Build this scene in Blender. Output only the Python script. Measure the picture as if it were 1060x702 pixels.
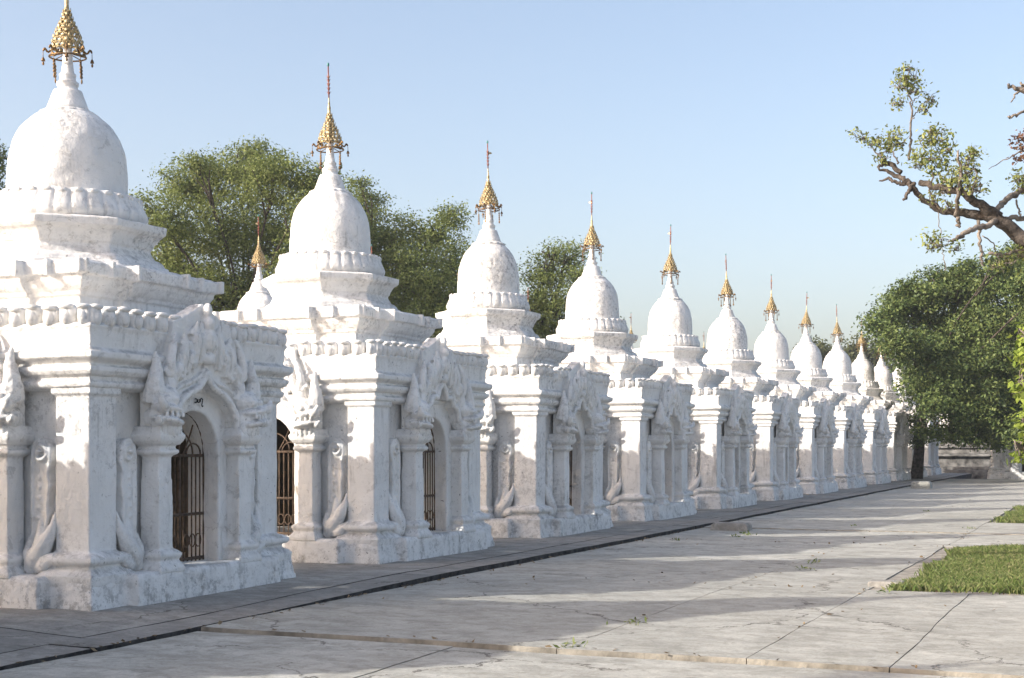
import bpy, bmesh, math, random
import numpy as np
from mathutils import Vector, Matrix, noise

for o in list(bpy.data.objects):
    bpy.data.objects.remove(o)
S = bpy.context.scene
COL = S.collection
PI = math.pi

# ------------------------------------------------------------------ camera, sky, sun, exposure
F = 1500.0                       # focal length in pixels of the 1060 px wide photograph
VPX = 640.0                      # vanishing point of the row, right of the middle
PHI = math.atan(VPX / F)
EYE = 1.55
HOR = 459.0
cam = bpy.data.cameras.new('camera')
cam.sensor_width = 36.0
cam.lens = F / 1060.0 * 36.0
cam.shift_y = (HOR - 351.0) / 1060.0
cam.clip_start = 0.1
cam.clip_end = 6000
camo = bpy.data.objects.new('camera', cam)
COL.objects.link(camo)
camo.location = (0, 0, EYE)
camo.rotation_euler = (PI / 2, 0, PHI)
S.camera = camo

SUN_EL = math.radians(25.0)
SUN_TRAVEL = math.radians(45.0)   # light travels towards +X +Y, measured from +Y towards +X
world = bpy.data.worlds.new("World")
S.world = world
world.use_nodes = True
wn = world.node_tree.nodes
wl = world.node_tree.links
wn.clear()
sky = wn.new('ShaderNodeTexSky')
sky.sky_type = 'NISHITA'
sky.sun_disc = False
sky.sun_elevation = SUN_EL
sky.sun_rotation = SUN_TRAVEL + PI
sky.altitude = 400
sky.air_density = 0.9
sky.dust_density = 5.2
sky.ozone_density = 2.0
bg = wn.new('ShaderNodeBackground')
bg.inputs['Strength'].default_value = 0.15
wo = wn.new('ShaderNodeOutputWorld')
tint = wn.new('ShaderNodeMix')
tint.data_type = 'RGBA'
tint.blend_type = 'MULTIPLY'
tint.inputs[0].default_value = 1.0
tint.inputs[7].default_value = (1.29, 1.13, 0.99, 1)      # milky hazy-season sky
wl.new(sky.outputs[0], tint.inputs[6])
wl.new(tint.outputs[2], bg.inputs[0])
wl.new(bg.outputs[0], wo.inputs[0])

sun = bpy.data.lights.new('sun', 'SUN')
sun.energy = 3.05
sun.angle = math.radians(0.6)
sun.color = (1.0, 0.955, 0.88)
suno = bpy.data.objects.new('sun', sun)
COL.objects.link(suno)
sd = Vector((math.sin(SUN_TRAVEL) * math.cos(SUN_EL), math.cos(SUN_TRAVEL) * math.cos(SUN_EL), -math.sin(SUN_EL)))
suno.rotation_euler = sd.to_track_quat('-Z', 'Y').to_euler()
suno.location = (-20, -20, 30)

S.view_settings.view_transform = 'Standard'
S.view_settings.look = 'None'
S.view_settings.gamma = 1
S.view_settings.use_curve_mapping = False
S.view_settings.exposure = 0.98
S.render.engine = 'CYCLES'

CP, SP = math.cos(PHI), math.sin(PHI)


def at(px, py, depth):
    """place in the world seen at photo pixel (px,py) at that distance along the camera axis"""
    r = (px - 530.0) / F * depth
    u = (HOR - py) / F * depth
    return Vector((-SP * depth + CP * r, CP * depth + SP * r, EYE + u))


# ------------------------------------------------------------------ materials
def mat(name):
    m = bpy.data.materials.new(name)
    m.use_nodes = True
    n = m.node_tree.nodes
    n.clear()
    out = n.new('ShaderNodeOutputMaterial')
    b = n.new('ShaderNodeBsdfPrincipled')
    m.node_tree.links.new(b.outputs[0], out.inputs[0])
    b.inputs['Specular IOR Level'].default_value = 0.25
    return m, n, m.node_tree.links, b, out


def nz(n, l, vec, scale, detail=4.0, rough=0.55, dist=0.0):
    t = n.new('ShaderNodeTexNoise')
    t.inputs['Scale'].default_value = scale
    t.inputs['Detail'].default_value = detail
    t.inputs['Roughness'].default_value = rough
    t.inputs['Distortion'].default_value = dist
    if vec is not None:
        l.new(vec, t.inputs['Vector'])
    return t.outputs['Fac']


def ramp(n, l, fac, stops):
    r = n.new('ShaderNodeValToRGB')
    e = r.color_ramp.elements
    while len(e) < len(stops):
        e.new(0.5)
    for k, (p, c) in enumerate(stops):
        e[k].position = p
        if not isinstance(c, (tuple, list)):
            c = (c, c, c)
        e[k].color = (c[0], c[1], c[2], 1)
    l.new(fac, r.inputs[0])
    return r.outputs[0]


def mth(n, l, op, a, b=None):
    m = n.new('ShaderNodeMath')
    m.operation = op
    m.use_clamp = op in ('ADD', 'MULTIPLY', 'SUBTRACT')
    for k, v in enumerate((a, b)):
        if v is None:
            continue
        if isinstance(v, (int, float)):
            m.inputs[k].default_value = v
        else:
            l.new(v, m.inputs[k])
    return m.outputs[0]


def mix(n, l, fac, a, b):
    m = n.new('ShaderNodeMix')
    m.data_type = 'RGBA'
    for sock, v in ((m.inputs[0], fac), (m.inputs[6], a), (m.inputs[7], b)):
        if isinstance(v, (int, float)):
            sock.default_value = v
        elif isinstance(v, tuple):
            sock.default_value = (v[0], v[1], v[2], 1)
        else:
            l.new(v, sock)
    return m.outputs[2]


def bump(n, l, b, pairs):
    prev = None
    for h, strength, dist in pairs:
        bp = n.new('ShaderNodeBump')
        bp.inputs['Strength'].default_value = strength
        bp.inputs['Distance'].default_value = dist
        l.new(h, bp.inputs['Height'])
        if prev:
            l.new(prev, bp.inputs['Normal'])
        prev = bp.outputs[0]
    l.new(prev, b.inputs['Normal'])


def plaster(name, stain=0.0):
    """old limewash; stain = how much black lichen the piece carries"""
    m, n, l, b, out = mat(name)
    g = n.new('ShaderNodeNewGeometry').outputs['Position']
    mp = n.new('ShaderNodeMapping')
    mp.inputs['Scale'].default_value = (1, 1, 0.16)
    l.new(g, mp.inputs[0])
    c = ramp(n, l, nz(n, l, g, 1.3, 6, 0.6), [(0.3, (0.73, 0.722, 0.70)), (0.7, (0.84, 0.835, 0.825))])
    # repainted patches with their own edges
    rep = ramp(n, l, nz(n, l, g, 2.6, 7, 0.62, 0.6), [(0.49, 0.0), (0.53, 1.0)])
    c = mix(n, l, mth(n, l, 'MULTIPLY', rep, 0.16), c, (0.60, 0.60, 0.59))
    # thin runs washed down by rain
    run = mth(n, l, 'MULTIPLY', ramp(n, l, nz(n, l, mp.outputs[0], 7.0, 7, 0.7), [(0.52, 0.0), (0.70, 1.0)]), ramp(n, l, nz(n, l, g, 0.9, 3), [(0.42, 0.0), (0.62, 1.0)]))
    c = mix(n, l, mth(n, l, 'MULTIPLY', run, 0.7), c, (0.36, 0.35, 0.325))
    # long black drips, fine and sharp, in a few places
    mq = n.new('ShaderNodeMapping')
    mq.inputs['Scale'].default_value = (1, 1, 0.07)
    l.new(g, mq.inputs[0])
    drip = mth(n, l, 'MULTIPLY', ramp(n, l, nz(n, l, mq.outputs[0], 17.0, 5, 0.6), [(0.56, 0.0), (0.66, 1.0)]), ramp(n, l, nz(n, l, g, 1.6, 4, 0.6), [(0.52, 0.0), (0.64, 1.0)]))
    c = mix(n, l, mth(n, l, 'MULTIPLY', drip, 0.42 + 0.2 * stain), c, (0.24, 0.235, 0.225))
    # peeled flakes
    flake = ramp(n, l, nz(n, l, g, 6.5, 9, 0.72, 0.4), [(0.595, 0.0), (0.615, 1.0)])
    c = mix(n, l, mth(n, l, 'MULTIPLY', flake, 0.5), c, (0.50, 0.49, 0.47))
    # dark lichen specks gathered into patches
    patch = ramp(n, l, nz(n, l, g, 1.25, 4), [(0.50 - 0.16 * stain, 0.0), (0.72 - 0.16 * stain, 1.0)])
    speck = ramp(n, l, nz(n, l, g, 15, 9, 0.82), [(0.49, 0.0), (0.60, 1.0)])
    c = mix(n, l, mth(n, l, 'MULTIPLY', mth(n, l, 'MULTIPLY', patch, speck), 0.52 + 0.25 * stain), c, (0.15, 0.15, 0.155))
    # pin holes and grit all over
    zone = ramp(n, l, nz(n, l, g, 0.75, 5, 0.6), [(0.42, 0.12), (0.60, 1.0)])
    fine = mth(n, l, 'MULTIPLY', zone, ramp(n, l, nz(n, l, g, 33, 6, 0.75), [(0.57, 0.0), (0.68, 1.0)]))
    c = mix(n, l, mth(n, l, 'MULTIPLY', fine, 0.45), c, (0.30, 0.29, 0.28))
    pin = mth(n, l, 'MULTIPLY', zone, ramp(n, l, nz(n, l, g, 24, 2, 0.5), [(0.70, 0.0), (0.73, 1.0)]))
    c = mix(n, l, mth(n, l, 'MULTIPLY', pin, 0.75), c, (0.10, 0.10, 0.10))
    # black mould where rain lies: upward facing ledges, in broken patches
    nrm = n.new('ShaderNodeNewGeometry').outputs['True Normal']
    sn = n.new('ShaderNodeSeparateXYZ')
    l.new(nrm, sn.inputs[0])
    top = ramp(n, l, sn.outputs[2], [(0.25, 0.0), (0.75, 1.0)])
    mp_ = ramp(n, l, nz(n, l, g, 4.2, 9, 0.75), [(0.45, 0.0), (0.62, 1.0)])
    c = mix(n, l, mth(n, l, 'MULTIPLY', mth(n, l, 'MULTIPLY', top, mp_), 0.62), c, (0.22, 0.215, 0.21))
    # hairline cracks in the render
    v = n.new('ShaderNodeTexVoronoi')
    v.feature = 'DISTANCE_TO_EDGE'
    v.inputs['Scale'].default_value = 1.7
    wv = n.new('ShaderNodeTexNoise')
    wv.inputs['Scale'].default_value = 3.5
    wv.inputs['Detail'].default_value = 7
    l.new(g, wv.inputs['Vector'])
    ad = n.new('ShaderNodeVectorMath')
    ad.operation = 'MULTIPLY_ADD'
    l.new(wv.outputs['Color'], ad.inputs[0])
    ad.inputs[1].default_value = (0.5, 0.5, 0.5)
    l.new(g, ad.inputs[2])
    l.new(ad.outputs[0], v.inputs['Vector'])
    crack = mth(n, l, 'MULTIPLY', ramp(n, l, v.outputs['Distance'], [(0.002, 1.0), (0.007, 0.0)]), ramp(n, l, nz(n, l, g, 0.8, 2), [(0.52, 0.0), (0.57, 1.0)]))
    c = mix(n, l, mth(n, l, 'MULTIPLY', crack, 0.35), c, (0.22, 0.215, 0.21))
    # dirt splashed up from the paving: a ragged band with its own shape
    sep = n.new('ShaderNodeSeparateXYZ')
    l.new(g, sep.inputs[0])
    edge = mth(n, l, 'SUBTRACT', nz(n, l, g, 2.4, 7, 0.68), mth(n, l, 'MULTIPLY', sep.outputs[2], 0.62))
    band = ramp(n, l, edge, [(0.26, 0.0), (0.46, 1.0)])
    sp2 = ramp(n, l, nz(n, l, g, 7, 9, 0.8), [(0.50, 0.0), (0.57, 1.0)])
    c = mix(n, l, mth(n, l, 'MULTIPLY', mth(n, l, 'MULTIPLY', band, sp2), 0.52), c, (0.17, 0.165, 0.16))
    l.new(c, b.inputs['Base Color'])
    b.inputs['Roughness'].default_value = 0.92
    bump(n, l, b, [(nz(n, l, g, 2.6, 5), 0.7, 0.06), (nz(n, l, g, 13, 7, 0.68), 0.6, 0.022),
                   (flake, 0.5, 0.010), (rep, 0.35, 0.006), (mth(n, l, 'SUBTRACT', 1.0, crack), 0.5, 0.01), (nz(n, l, g, 60, 4), 0.4, 0.006)])
    return m


def simple(name, c0, c1, scale, rough=0.8, metal=0.0, bscale=None, bstr=0.3, bdist=0.01, detail=5):
    m, n, l, b, out = mat(name)
    g = n.new('ShaderNodeNewGeometry').outputs['Position']
    l.new(ramp(n, l, nz(n, l, g, scale, detail), [(0.32, c0), (0.68, c1)]), b.inputs['Base Color'])
    b.inputs['Roughness'].default_value = rough
    b.inputs['Metallic'].default_value = metal
    if bscale:
        bump(n, l, b, [(nz(n, l, g, bscale, 5, 0.6), bstr, bdist)])
    return m


def leafmat(name, cols, trans=0.3):
    m, n, l, b, out = mat(name)
    g = n.new('ShaderNodeNewGeometry')
    c = ramp(n, l, g.outputs['Random Per Island'], [(k / (len(cols) - 1), cc) for k, cc in enumerate(cols)])
    big = ramp(n, l, nz(n, l, g.outputs['Position'], 0.55, 3), [(0.35, 0.0), (0.65, 1.0)])
    c2 = mix(n, l, mth(n, l, 'MULTIPLY', big, 0.45), c, cols[-1])
    l.new(c2, b.inputs['Base Color'])
    b.inputs['Roughness'].default_value = 0.55
    t = n.new('ShaderNodeBsdfTranslucent')
    l.new(c2, t.inputs[0])
    ms = n.new('ShaderNodeMixShader')
    ms.inputs[0].default_value = trans
    l.new(b.outputs[0], ms.inputs[1])
    l.new(t.outputs[0], ms.inputs[2])
    l.new(ms.outputs[0], out.inputs[0])
    return m


def paving(name, c0, c1, dirt):
    m, n, l, b, out = mat(name)
    g = n.new('ShaderNodeNewGeometry').outputs['Position']
    mp = n.new('ShaderNodeMapping')
    mp.inputs['Scale'].default_value = (0.7, 1.15, 1)
    mp.inputs['Rotation'].default_value = (0, 0, 0.15)
    l.new(g, mp.inputs[0])
    c = ramp(n, l, nz(n, l, g, 0.45, 6, 0.6), [(0.3, c0), (0.7, c1)])
    # every pour has its own tone
    isl = n.new('ShaderNodeNewGeometry').outputs['Random Per Island']
    c = mix(n, l, mth(n, l, 'MULTIPLY', isl, 0.38), c, dirt)
    # drag marks and drying stains
    c = mix(n, l, mth(n, l, 'MULTIPLY', ramp(n, l, nz(n, l, mp.outputs[0], 2.0, 9, 0.72, 0.4), [(0.40, 0.0), (0.62, 1.0)]), 0.8), c, dirt)
    c = mix(n, l, mth(n, l, 'MULTIPLY', ramp(n, l, nz(n, l, g, 5.2, 9, 0.75, 0.7), [(0.48, 0.0), (0.62, 1.0)]), 0.6), c, (dirt[0] * .85, dirt[1] * .85, dirt[2] * .82))
    # worn skin: paler scuffs
    c = mix(n, l, mth(n, l, 'MULTIPLY', ramp(n, l, nz(n, l, mp.outputs[0], 6.0, 8, 0.7), [(0.56, 0.0), (0.72, 1.0)]), 0.35), c, (c1[0] * 1.25, c1[1] * 1.25, c1[2] * 1.25))
    c = mix(n, l, mth(n, l, 'MULTIPLY', ramp(n, l, nz(n, l, g, 38, 6, 0.78), [(0.50, 0.0), (0.66, 1.0)]), 0.45), c, (dirt[0] * .6, dirt[1] * .6, dirt[2] * .6))
    spots = ramp(n, l, nz(n, l, g, 9, 3, 0.6), [(0.68, 0.0), (0.73, 1.0)])
    c = mix(n, l, mth(n, l, 'MULTIPLY', spots, 0.4), c, (0.10, 0.09, 0.08))
    # cracks: warped cell edges that come and go and change width
    v = n.new('ShaderNodeTexVoronoi')
    v.feature = 'DISTANCE_TO_EDGE'
    v.inputs['Scale'].default_value = 0.36
    wv = n.new('ShaderNodeTexNoise')
    wv.inputs['Scale'].default_value = 1.6
    wv.inputs['Detail'].default_value = 9
    wv.inputs['Roughness'].default_value = 0.66
    l.new(g, wv.inputs['Vector'])
    ad = n.new('ShaderNodeVectorMath')
    ad.operation = 'MULTIPLY_ADD'
    l.new(wv.outputs['Color'], ad.inputs[0])
    ad.inputs[1].default_value = (0.9, 0.9, 0.9)
    l.new(g, ad.inputs[2])
    l.new(ad.outputs[0], v.inputs['Vector'])
    wide = mth(n, l, 'MULTIPLY', nz(n, l, g, 4.0, 4), 0.020)
    crack = mth(n, l, 'LESS_THAN', v.outputs['Distance'], mth(n, l, 'SUBTRACT', wide, 0.0058))
    keep = ramp(n, l, nz(n, l, g, 0.6, 3), [(0.44, 0.0), (0.50, 1.0)])
    crack = mth(n, l, 'MULTIPLY', crack, keep)
    c = mix(n, l, mth(n, l, 'MULTIPLY', crack, 0.85), c, (0.11, 0.10, 0.085))
    l.new(c, b.inputs['Base Color'])
    b.inputs['Roughness'].default_value = 0.88
    inv = mth(n, l, 'SUBTRACT', 1.0, crack)
    bump(n, l, b, [(nz(n, l, g, 1.7, 5), 0.5, 0.04), (nz(n, l, g, 22, 7, 0.72), 0.5, 0.012), (inv, 0.5, 0.01)])
    return m


M = {}
M['plaster'] = plaster('limewash')
M['plaster_top'] = plaster('limewash_weathered', 0.85)
M['plaster_mid'] = plaster('limewash_stained', 0.45)
M['plaster_dark'] = plaster('limewash_blackened', 1.0)
M['gold'] = simple('gilding', (0.16, 0.105, 0.05), (0.70, 0.58, 0.34), 34, 0.45, 0.5, 50, 0.6, 0.01)
M['bronze'] = simple('tarnished_bronze', (0.10, 0.06, 0.035), (0.26, 0.16, 0.07), 9, 0.5, 0.6)
M['mast'] = simple('red_lacquer', (0.16, 0.05, 0.045), (0.30, 0.12, 0.08), 12, 0.5)
M['bud'] = simple('green_glaze', (0.05, 0.16, 0.15), (0.08, 0.24, 0.22), 12, 0.3)
M['iron'] = simple('rusty_iron', (0.055, 0.04, 0.03), (0.15, 0.105, 0.075), 18, 0.75, 0.0)
M['marble'] = simple('old_marble', (0.20, 0.18, 0.15), (0.36, 0.33, 0.28), 4, 0.6, 0, 40, 0.4, 0.006)
M['lining'] = simple('shade_dark_inner_plaster', (0.05, 0.042, 0.034), (0.17, 0.145, 0.115), 2.5, 0.95, 0, 12, 0.5, 0.02, 8)  # dingy inner plaster, darkened further to put the interior's shade into the colour
M['ink'] = simple('black_paint', (0.02, 0.02, 0.02), (0.04, 0.04, 0.04), 8, 0.7)
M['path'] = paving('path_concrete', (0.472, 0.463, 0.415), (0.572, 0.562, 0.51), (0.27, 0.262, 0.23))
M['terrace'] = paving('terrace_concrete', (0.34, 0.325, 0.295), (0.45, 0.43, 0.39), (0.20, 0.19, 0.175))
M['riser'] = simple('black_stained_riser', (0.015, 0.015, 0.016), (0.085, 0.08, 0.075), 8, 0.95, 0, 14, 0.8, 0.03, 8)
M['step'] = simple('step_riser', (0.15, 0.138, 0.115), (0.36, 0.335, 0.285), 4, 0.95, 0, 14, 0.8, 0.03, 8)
M['joint'] = simple('joint_dirt', (0.20, 0.18, 0.15), (0.38, 0.35, 0.30), 5, 0.95, 0, 20, 0.6, 0.02)
M['soil'] = simple('soil', (0.07, 0.058, 0.045), (0.15, 0.125, 0.10), 3, 0.95, 0, 20, 0.6, 0.03)
M['stone'] = simple('dark_stained_stone', (0.03, 0.03, 0.03), (0.26, 0.255, 0.245), 2.6, 0.9, 0, 12, 0.5, 0.03, 9)
M['bark'] = simple('bark', (0.030, 0.025, 0.021), (0.125, 0.105, 0.09), 8, 0.95, 0, 16, 0.9, 0.05)
M['barkpale'] = simple('pale_bark', (0.10, 0.085, 0.072), (0.30, 0.26, 0.22), 5, 0.9, 0, 18, 0.9, 0.04)
M['leaf_back'] = leafmat('dusty_foliage', [(0.052, 0.078, 0.022), (0.135, 0.172, 0.046), (0.25, 0.285, 0.09), (0.16, 0.20, 0.058)])
M['leaf_far'] = leafmat('far_foliage', [(0.05, 0.066, 0.028), (0.085, 0.10, 0.042), (0.12, 0.135, 0.06)])
M['leaf_dark'] = leafmat('glossy_foliage', [(0.020, 0.042, 0.015), (0.070, 0.108, 0.032), (0.19, 0.23, 0.07), (0.085, 0.128, 0.038)], 0.18)
M['leaf_limb'] = leafmat('limb_foliage', [(0.09, 0.125, 0.035), (0.20, 0.235, 0.065), (0.34, 0.36, 0.12), (0.20, 0.23, 0.065)])
M['leaf_young'] = leafmat('young_foliage', [(0.12, 0.18, 0.025), (0.22, 0.30, 0.045), (0.30, 0.36, 0.07)], 0.4)
M['leaf_red'] = leafmat('reddish_foliage', [(0.14, 0.06, 0.045), (0.22, 0.10, 0.07), (0.17, 0.11, 0.06)])
M['grass'] = leafmat('grass', [(0.075, 0.125, 0.03), (0.14, 0.20, 0.05), (0.24, 0.28, 0.10), (0.30, 0.27, 0.14), (0.13, 0.18, 0.05)], 0.35)
M['straw'] = leafmat('dry_leaves', [(0.16, 0.11, 0.06), (0.30, 0.22, 0.12), (0.10, 0.075, 0.05)], 0.1)
M['tint'] = simple('weeds', (0.05, 0.09, 0.02), (0.11, 0.15, 0.04), 20, 0.8)


# ------------------------------------------------------------------ mesh helpers
class MB:
    def __init__(self):
        self.v = []
        self.f = []

    def add(self, vs, fs):
        k = len(self.v)
        self.v += [tuple(p) for p in vs]
        self.f += [tuple(i + k for i in f) for f in fs]
        return self

    def merge(self, o, mtx=None):
        vs = [mtx @ Vector(p) for p in o.v] if mtx else o.v
        return self.add(vs, o.f)

    def box(self, x0, x1, y0, y1, z0, z1):
        return self.add([(x0, y0, z0), (x1, y0, z0), (x1, y1, z0), (x0, y1, z0), (x0, y0, z1), (x1, y0, z1), (x1, y1, z1), (x0, y1, z1)],
                        [(3, 2, 1, 0), (4, 5, 6, 7), (0, 1, 5, 4), (1, 2, 6, 5), (2, 3, 7, 6), (3, 0, 4, 7)])

    def loft(self, rings, cap=True):
        n = len(rings[0])
        vs = [p for r in rings for p in r]
        fs = []
        for k in range(len(rings) - 1):
            for i in range(n):
                j = (i + 1) % n
                fs.append((k * n + i, k * n + j, (k + 1) * n + j, (k + 1) * n + i))
        if cap:
            fs.append(tuple(range(n - 1, -1, -1)))
            fs.append(tuple((len(rings) - 1) * n + i for i in range(n)))
        return self.add(vs, fs)

    def lathe(self, prof, n=32, cx=0, cy=0, mod=None):
        rings = []
        for k, (z, r) in enumerate(prof):
            ring = []
            for i in range(n):
                a = 2 * PI * i / n
                rr = r + (mod(a, z, k) if mod else 0)
                ring.append((cx + rr * math.cos(a), cy + rr * math.sin(a), z))
            rings.append(ring)
        return self.loft(rings)

    def square(self, prof, cx=0, cy=0):
        return self.loft([[(cx + w, cy + w, z), (cx - w, cy + w, z), (cx - w, cy - w, z), (cx + w, cy - w, z)] for z, w in prof])

    def ell(self, c, r, rot=None, nu=12, nv=8):
        mt = rot if rot else Matrix.Identity(3)
        rings = []
        for k in range(1, nv):
            t = PI * k / nv - PI / 2
            rings.append([Vector(c) + mt @ Vector((r[0] * math.cos(t) * math.cos(2 * PI * i / nu), r[1] * math.cos(t) * math.sin(2 * PI * i / nu), r[2] * math.sin(t))) for i in range(nu)])
        self.loft(rings)
        return self

    def sell(self, c, r, e=.55, nu=16, nv=10):
        pw = lambda t: math.copysign(abs(t) ** e, t)
        rings = []
        for k in range(1, nv):
            t = PI * k / nv - PI / 2
            rings.append([(c[0] + r[0] * pw(math.cos(t)) * pw(math.cos(2 * PI * i / nu)), c[1] + r[1] * pw(math.cos(t)) * pw(math.sin(2 * PI * i / nu)), c[2] + r[2] * pw(math.sin(t))) for i in range(nu)])
        return self.loft(rings)

    def tube(self, pts, rad, n=8, cap=True):
        pts = [Vector(p) for p in pts]
        if not isinstance(rad, (list, tuple)):
            rad = [rad] * len(pts)
        rings = []
        nrm = None
        for k, p in enumerate(pts):
            t = (pts[min(k + 1, len(pts) - 1)] - pts[max(k - 1, 0)])
            t = t.normalized() if t.length > 1e-9 else Vector((0, 0, 1))
            if nrm is None:
                nrm = t.orthogonal().normalized()
            nrm = (nrm - t * nrm.dot(t))
            nrm = nrm.normalized() if nrm.length > 1e-6 else t.orthogonal().normalized()
            bi = t.cross(nrm)
            rings.append([p + (nrm * math.cos(2 * PI * i / n) + bi * math.sin(2 * PI * i / n)) * rad[k] for i in range(n)])
        return self.loft(rings, cap)

    def extrude(self, poly, fn0, fn1):
        """closed 2-D outline swept between two mappings"""
        n = len(poly)
        vs = [fn0(*p) for p in poly] + [fn1(*p) for p in poly]
        fs = [tuple(range(n - 1, -1, -1)), tuple(range(n, 2 * n))]
        for i in range(n):
            j = (i + 1) % n
            fs.append((i, j, n + j, n + i))
        return self.add(vs, fs)


def spline(pts, n):
    """Catmull-Rom through the points"""
    P = [Vector(p) for p in pts]
    P = [P[0] * 2 - P[1]] + P + [P[-1] * 2 - P[-2]]
    out = []
    segs = len(P) - 3
    for s in range(segs):
        for k in range(n):
            t = k / n
            a, b, c, d = P[s:s + 4]
            out.append(0.5 * ((2 * b) + (c - a) * t + (2 * a - 5 * b + 4 * c - d) * t * t + (3 * b - a - 3 * c + d) * t ** 3))
    out.append(P[-2])
    return out


def lerp_list(vals, n):
    out = []
    for s in range(len(vals) - 1):
        for k in range(n):
            out.append(vals[s] + (vals[s + 1] - vals[s]) * k / n)
    out.append(vals[-1])
    return out


def mesh_of(mb, name, tri=True):
    me = bpy.data.meshes.new(name)
    me.from_pydata(mb.v, [], mb.f)
    bm = bmesh.new()
    bm.from_mesh(me)
    bmesh.ops.recalc_face_normals(bm, faces=bm.faces)
    if tri:
        bmesh.ops.triangulate(bm, faces=[f for f in bm.faces if len(f.verts) > 4])
    bm.to_mesh(me)
    bm.free()
    return me


def link(name, me, m, parent=None, smooth=False):
    o = bpy.data.objects.new(name, me)
    COL.objects.link(o)
    if m is not None:
        me.materials.clear()
        me.materials.append(m)
    if smooth:
        me.polygons.foreach_set('use_smooth', [True] * len(me.polygons))
    if parent is not None:
        o.parent = parent
    return o


VAR = 0
BASIS = ['BLENDER_ORIGINAL', 'ORIGINAL_PERLIN', 'IMPROVED_PERLIN']
_tex = {}


def clouds(scale):
    if (scale, VAR) not in _tex:
        t = bpy.data.textures.new('clouds', 'CLOUDS')
        t.noise_basis = BASIS[VAR]
        t.noise_scale = scale
        t.noise_depth = 3
        _tex[(scale, VAR)] = t
    return _tex[(scale, VAR)]


def worn(name, mb, m, parent, voxel=0.02, disp=0.014, scale=0.3, iters=2):
    """hand-plastered look: melt the pieces together, soften and make them uneven"""
    me = mesh_of(mb, name)
    o = link(name, me, None, parent)
    r = o.modifiers.new('r', 'REMESH')
    r.mode = 'VOXEL'
    r.voxel_size = voxel
    s = o.modifiers.new('s', 'SMOOTH')
    s.iterations = iters
    s.factor = 0.5
    if disp:
        d = o.modifiers.new('d', 'DISPLACE')
        d.texture = clouds(scale)
        d.strength = disp
        d.mid_level = 0.5
    bpy.context.view_layer.update()
    dg = bpy.context.evaluated_depsgraph_get()
    nm = bpy.data.meshes.new_from_object(o.evaluated_get(dg), depsgraph=dg)
    o.modifiers.clear()
    o.data = nm
    bpy.data.meshes.remove(me)
    nm.name = name
    nm.materials.clear()
    nm.materials.append(m)
    nm.polygons.foreach_set('use_smooth', [True] * len(nm.polygons))
    return o


def plain(name, mb, m, parent=None, smooth=False, bevel=0.0):
    me = mesh_of(mb, name)
    if bevel:
        bm = bmesh.new()
        bm.from_mesh(me)
        es = [e for e in bm.edges if len(e.link_faces) == 2 and e.calc_face_angle(0) > 0.5]
        bmesh.ops.bevel(bm, geom=es, offset=bevel, segments=2, affect='EDGES', profile=0.5)
        bm.to_mesh(me)
        bm.free()
    return link(name, me, m, parent, smooth)


def thing(name, label, cat, loc=(0, 0, 0), group=None):
    o = bpy.data.objects.new(name, None)
    o.empty_display_size = 0.2
    COL.objects.link(o)
    o.location = loc
    o['label'] = label
    o['category'] = cat
    if group:
        o['group'] = group
    return o


def tag(o, label, cat, group=None):
    o['label'] = label
    o['category'] = cat
    if group:
        o['group'] = group
    return o


def copy_tree(o, parent=None, skip=()):
    c = o.copy()
    COL.objects.link(c)
    if parent is not None:
        c.parent = parent
    for ch in list(o.children):
        if ch.name.split('.')[0] in skip:
            continue
        copy_tree(ch, c, skip)
    return c


# ------------------------------------------------------------------ ground
SP_ = 5.6
AX = -10.63
D0 = 3.06


def row_y(n):
    return ((D0 + n) * SP_ * CP - (-AX) * SP) / CP


PZ = -0.05      # path level; the shrine terrace is z = 0
EDGE = -7.5


def structure(o):
    o['kind'] = 'structure'
    return o


g = MB()
g.add([(-3000, -600, -0.3), (3000, -600, -0.3), (3000, 5000, -0.3), (-3000, 5000, -0.3)], [(0, 1, 2, 3)])
structure(plain('ground', g, M['soil']))


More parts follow.
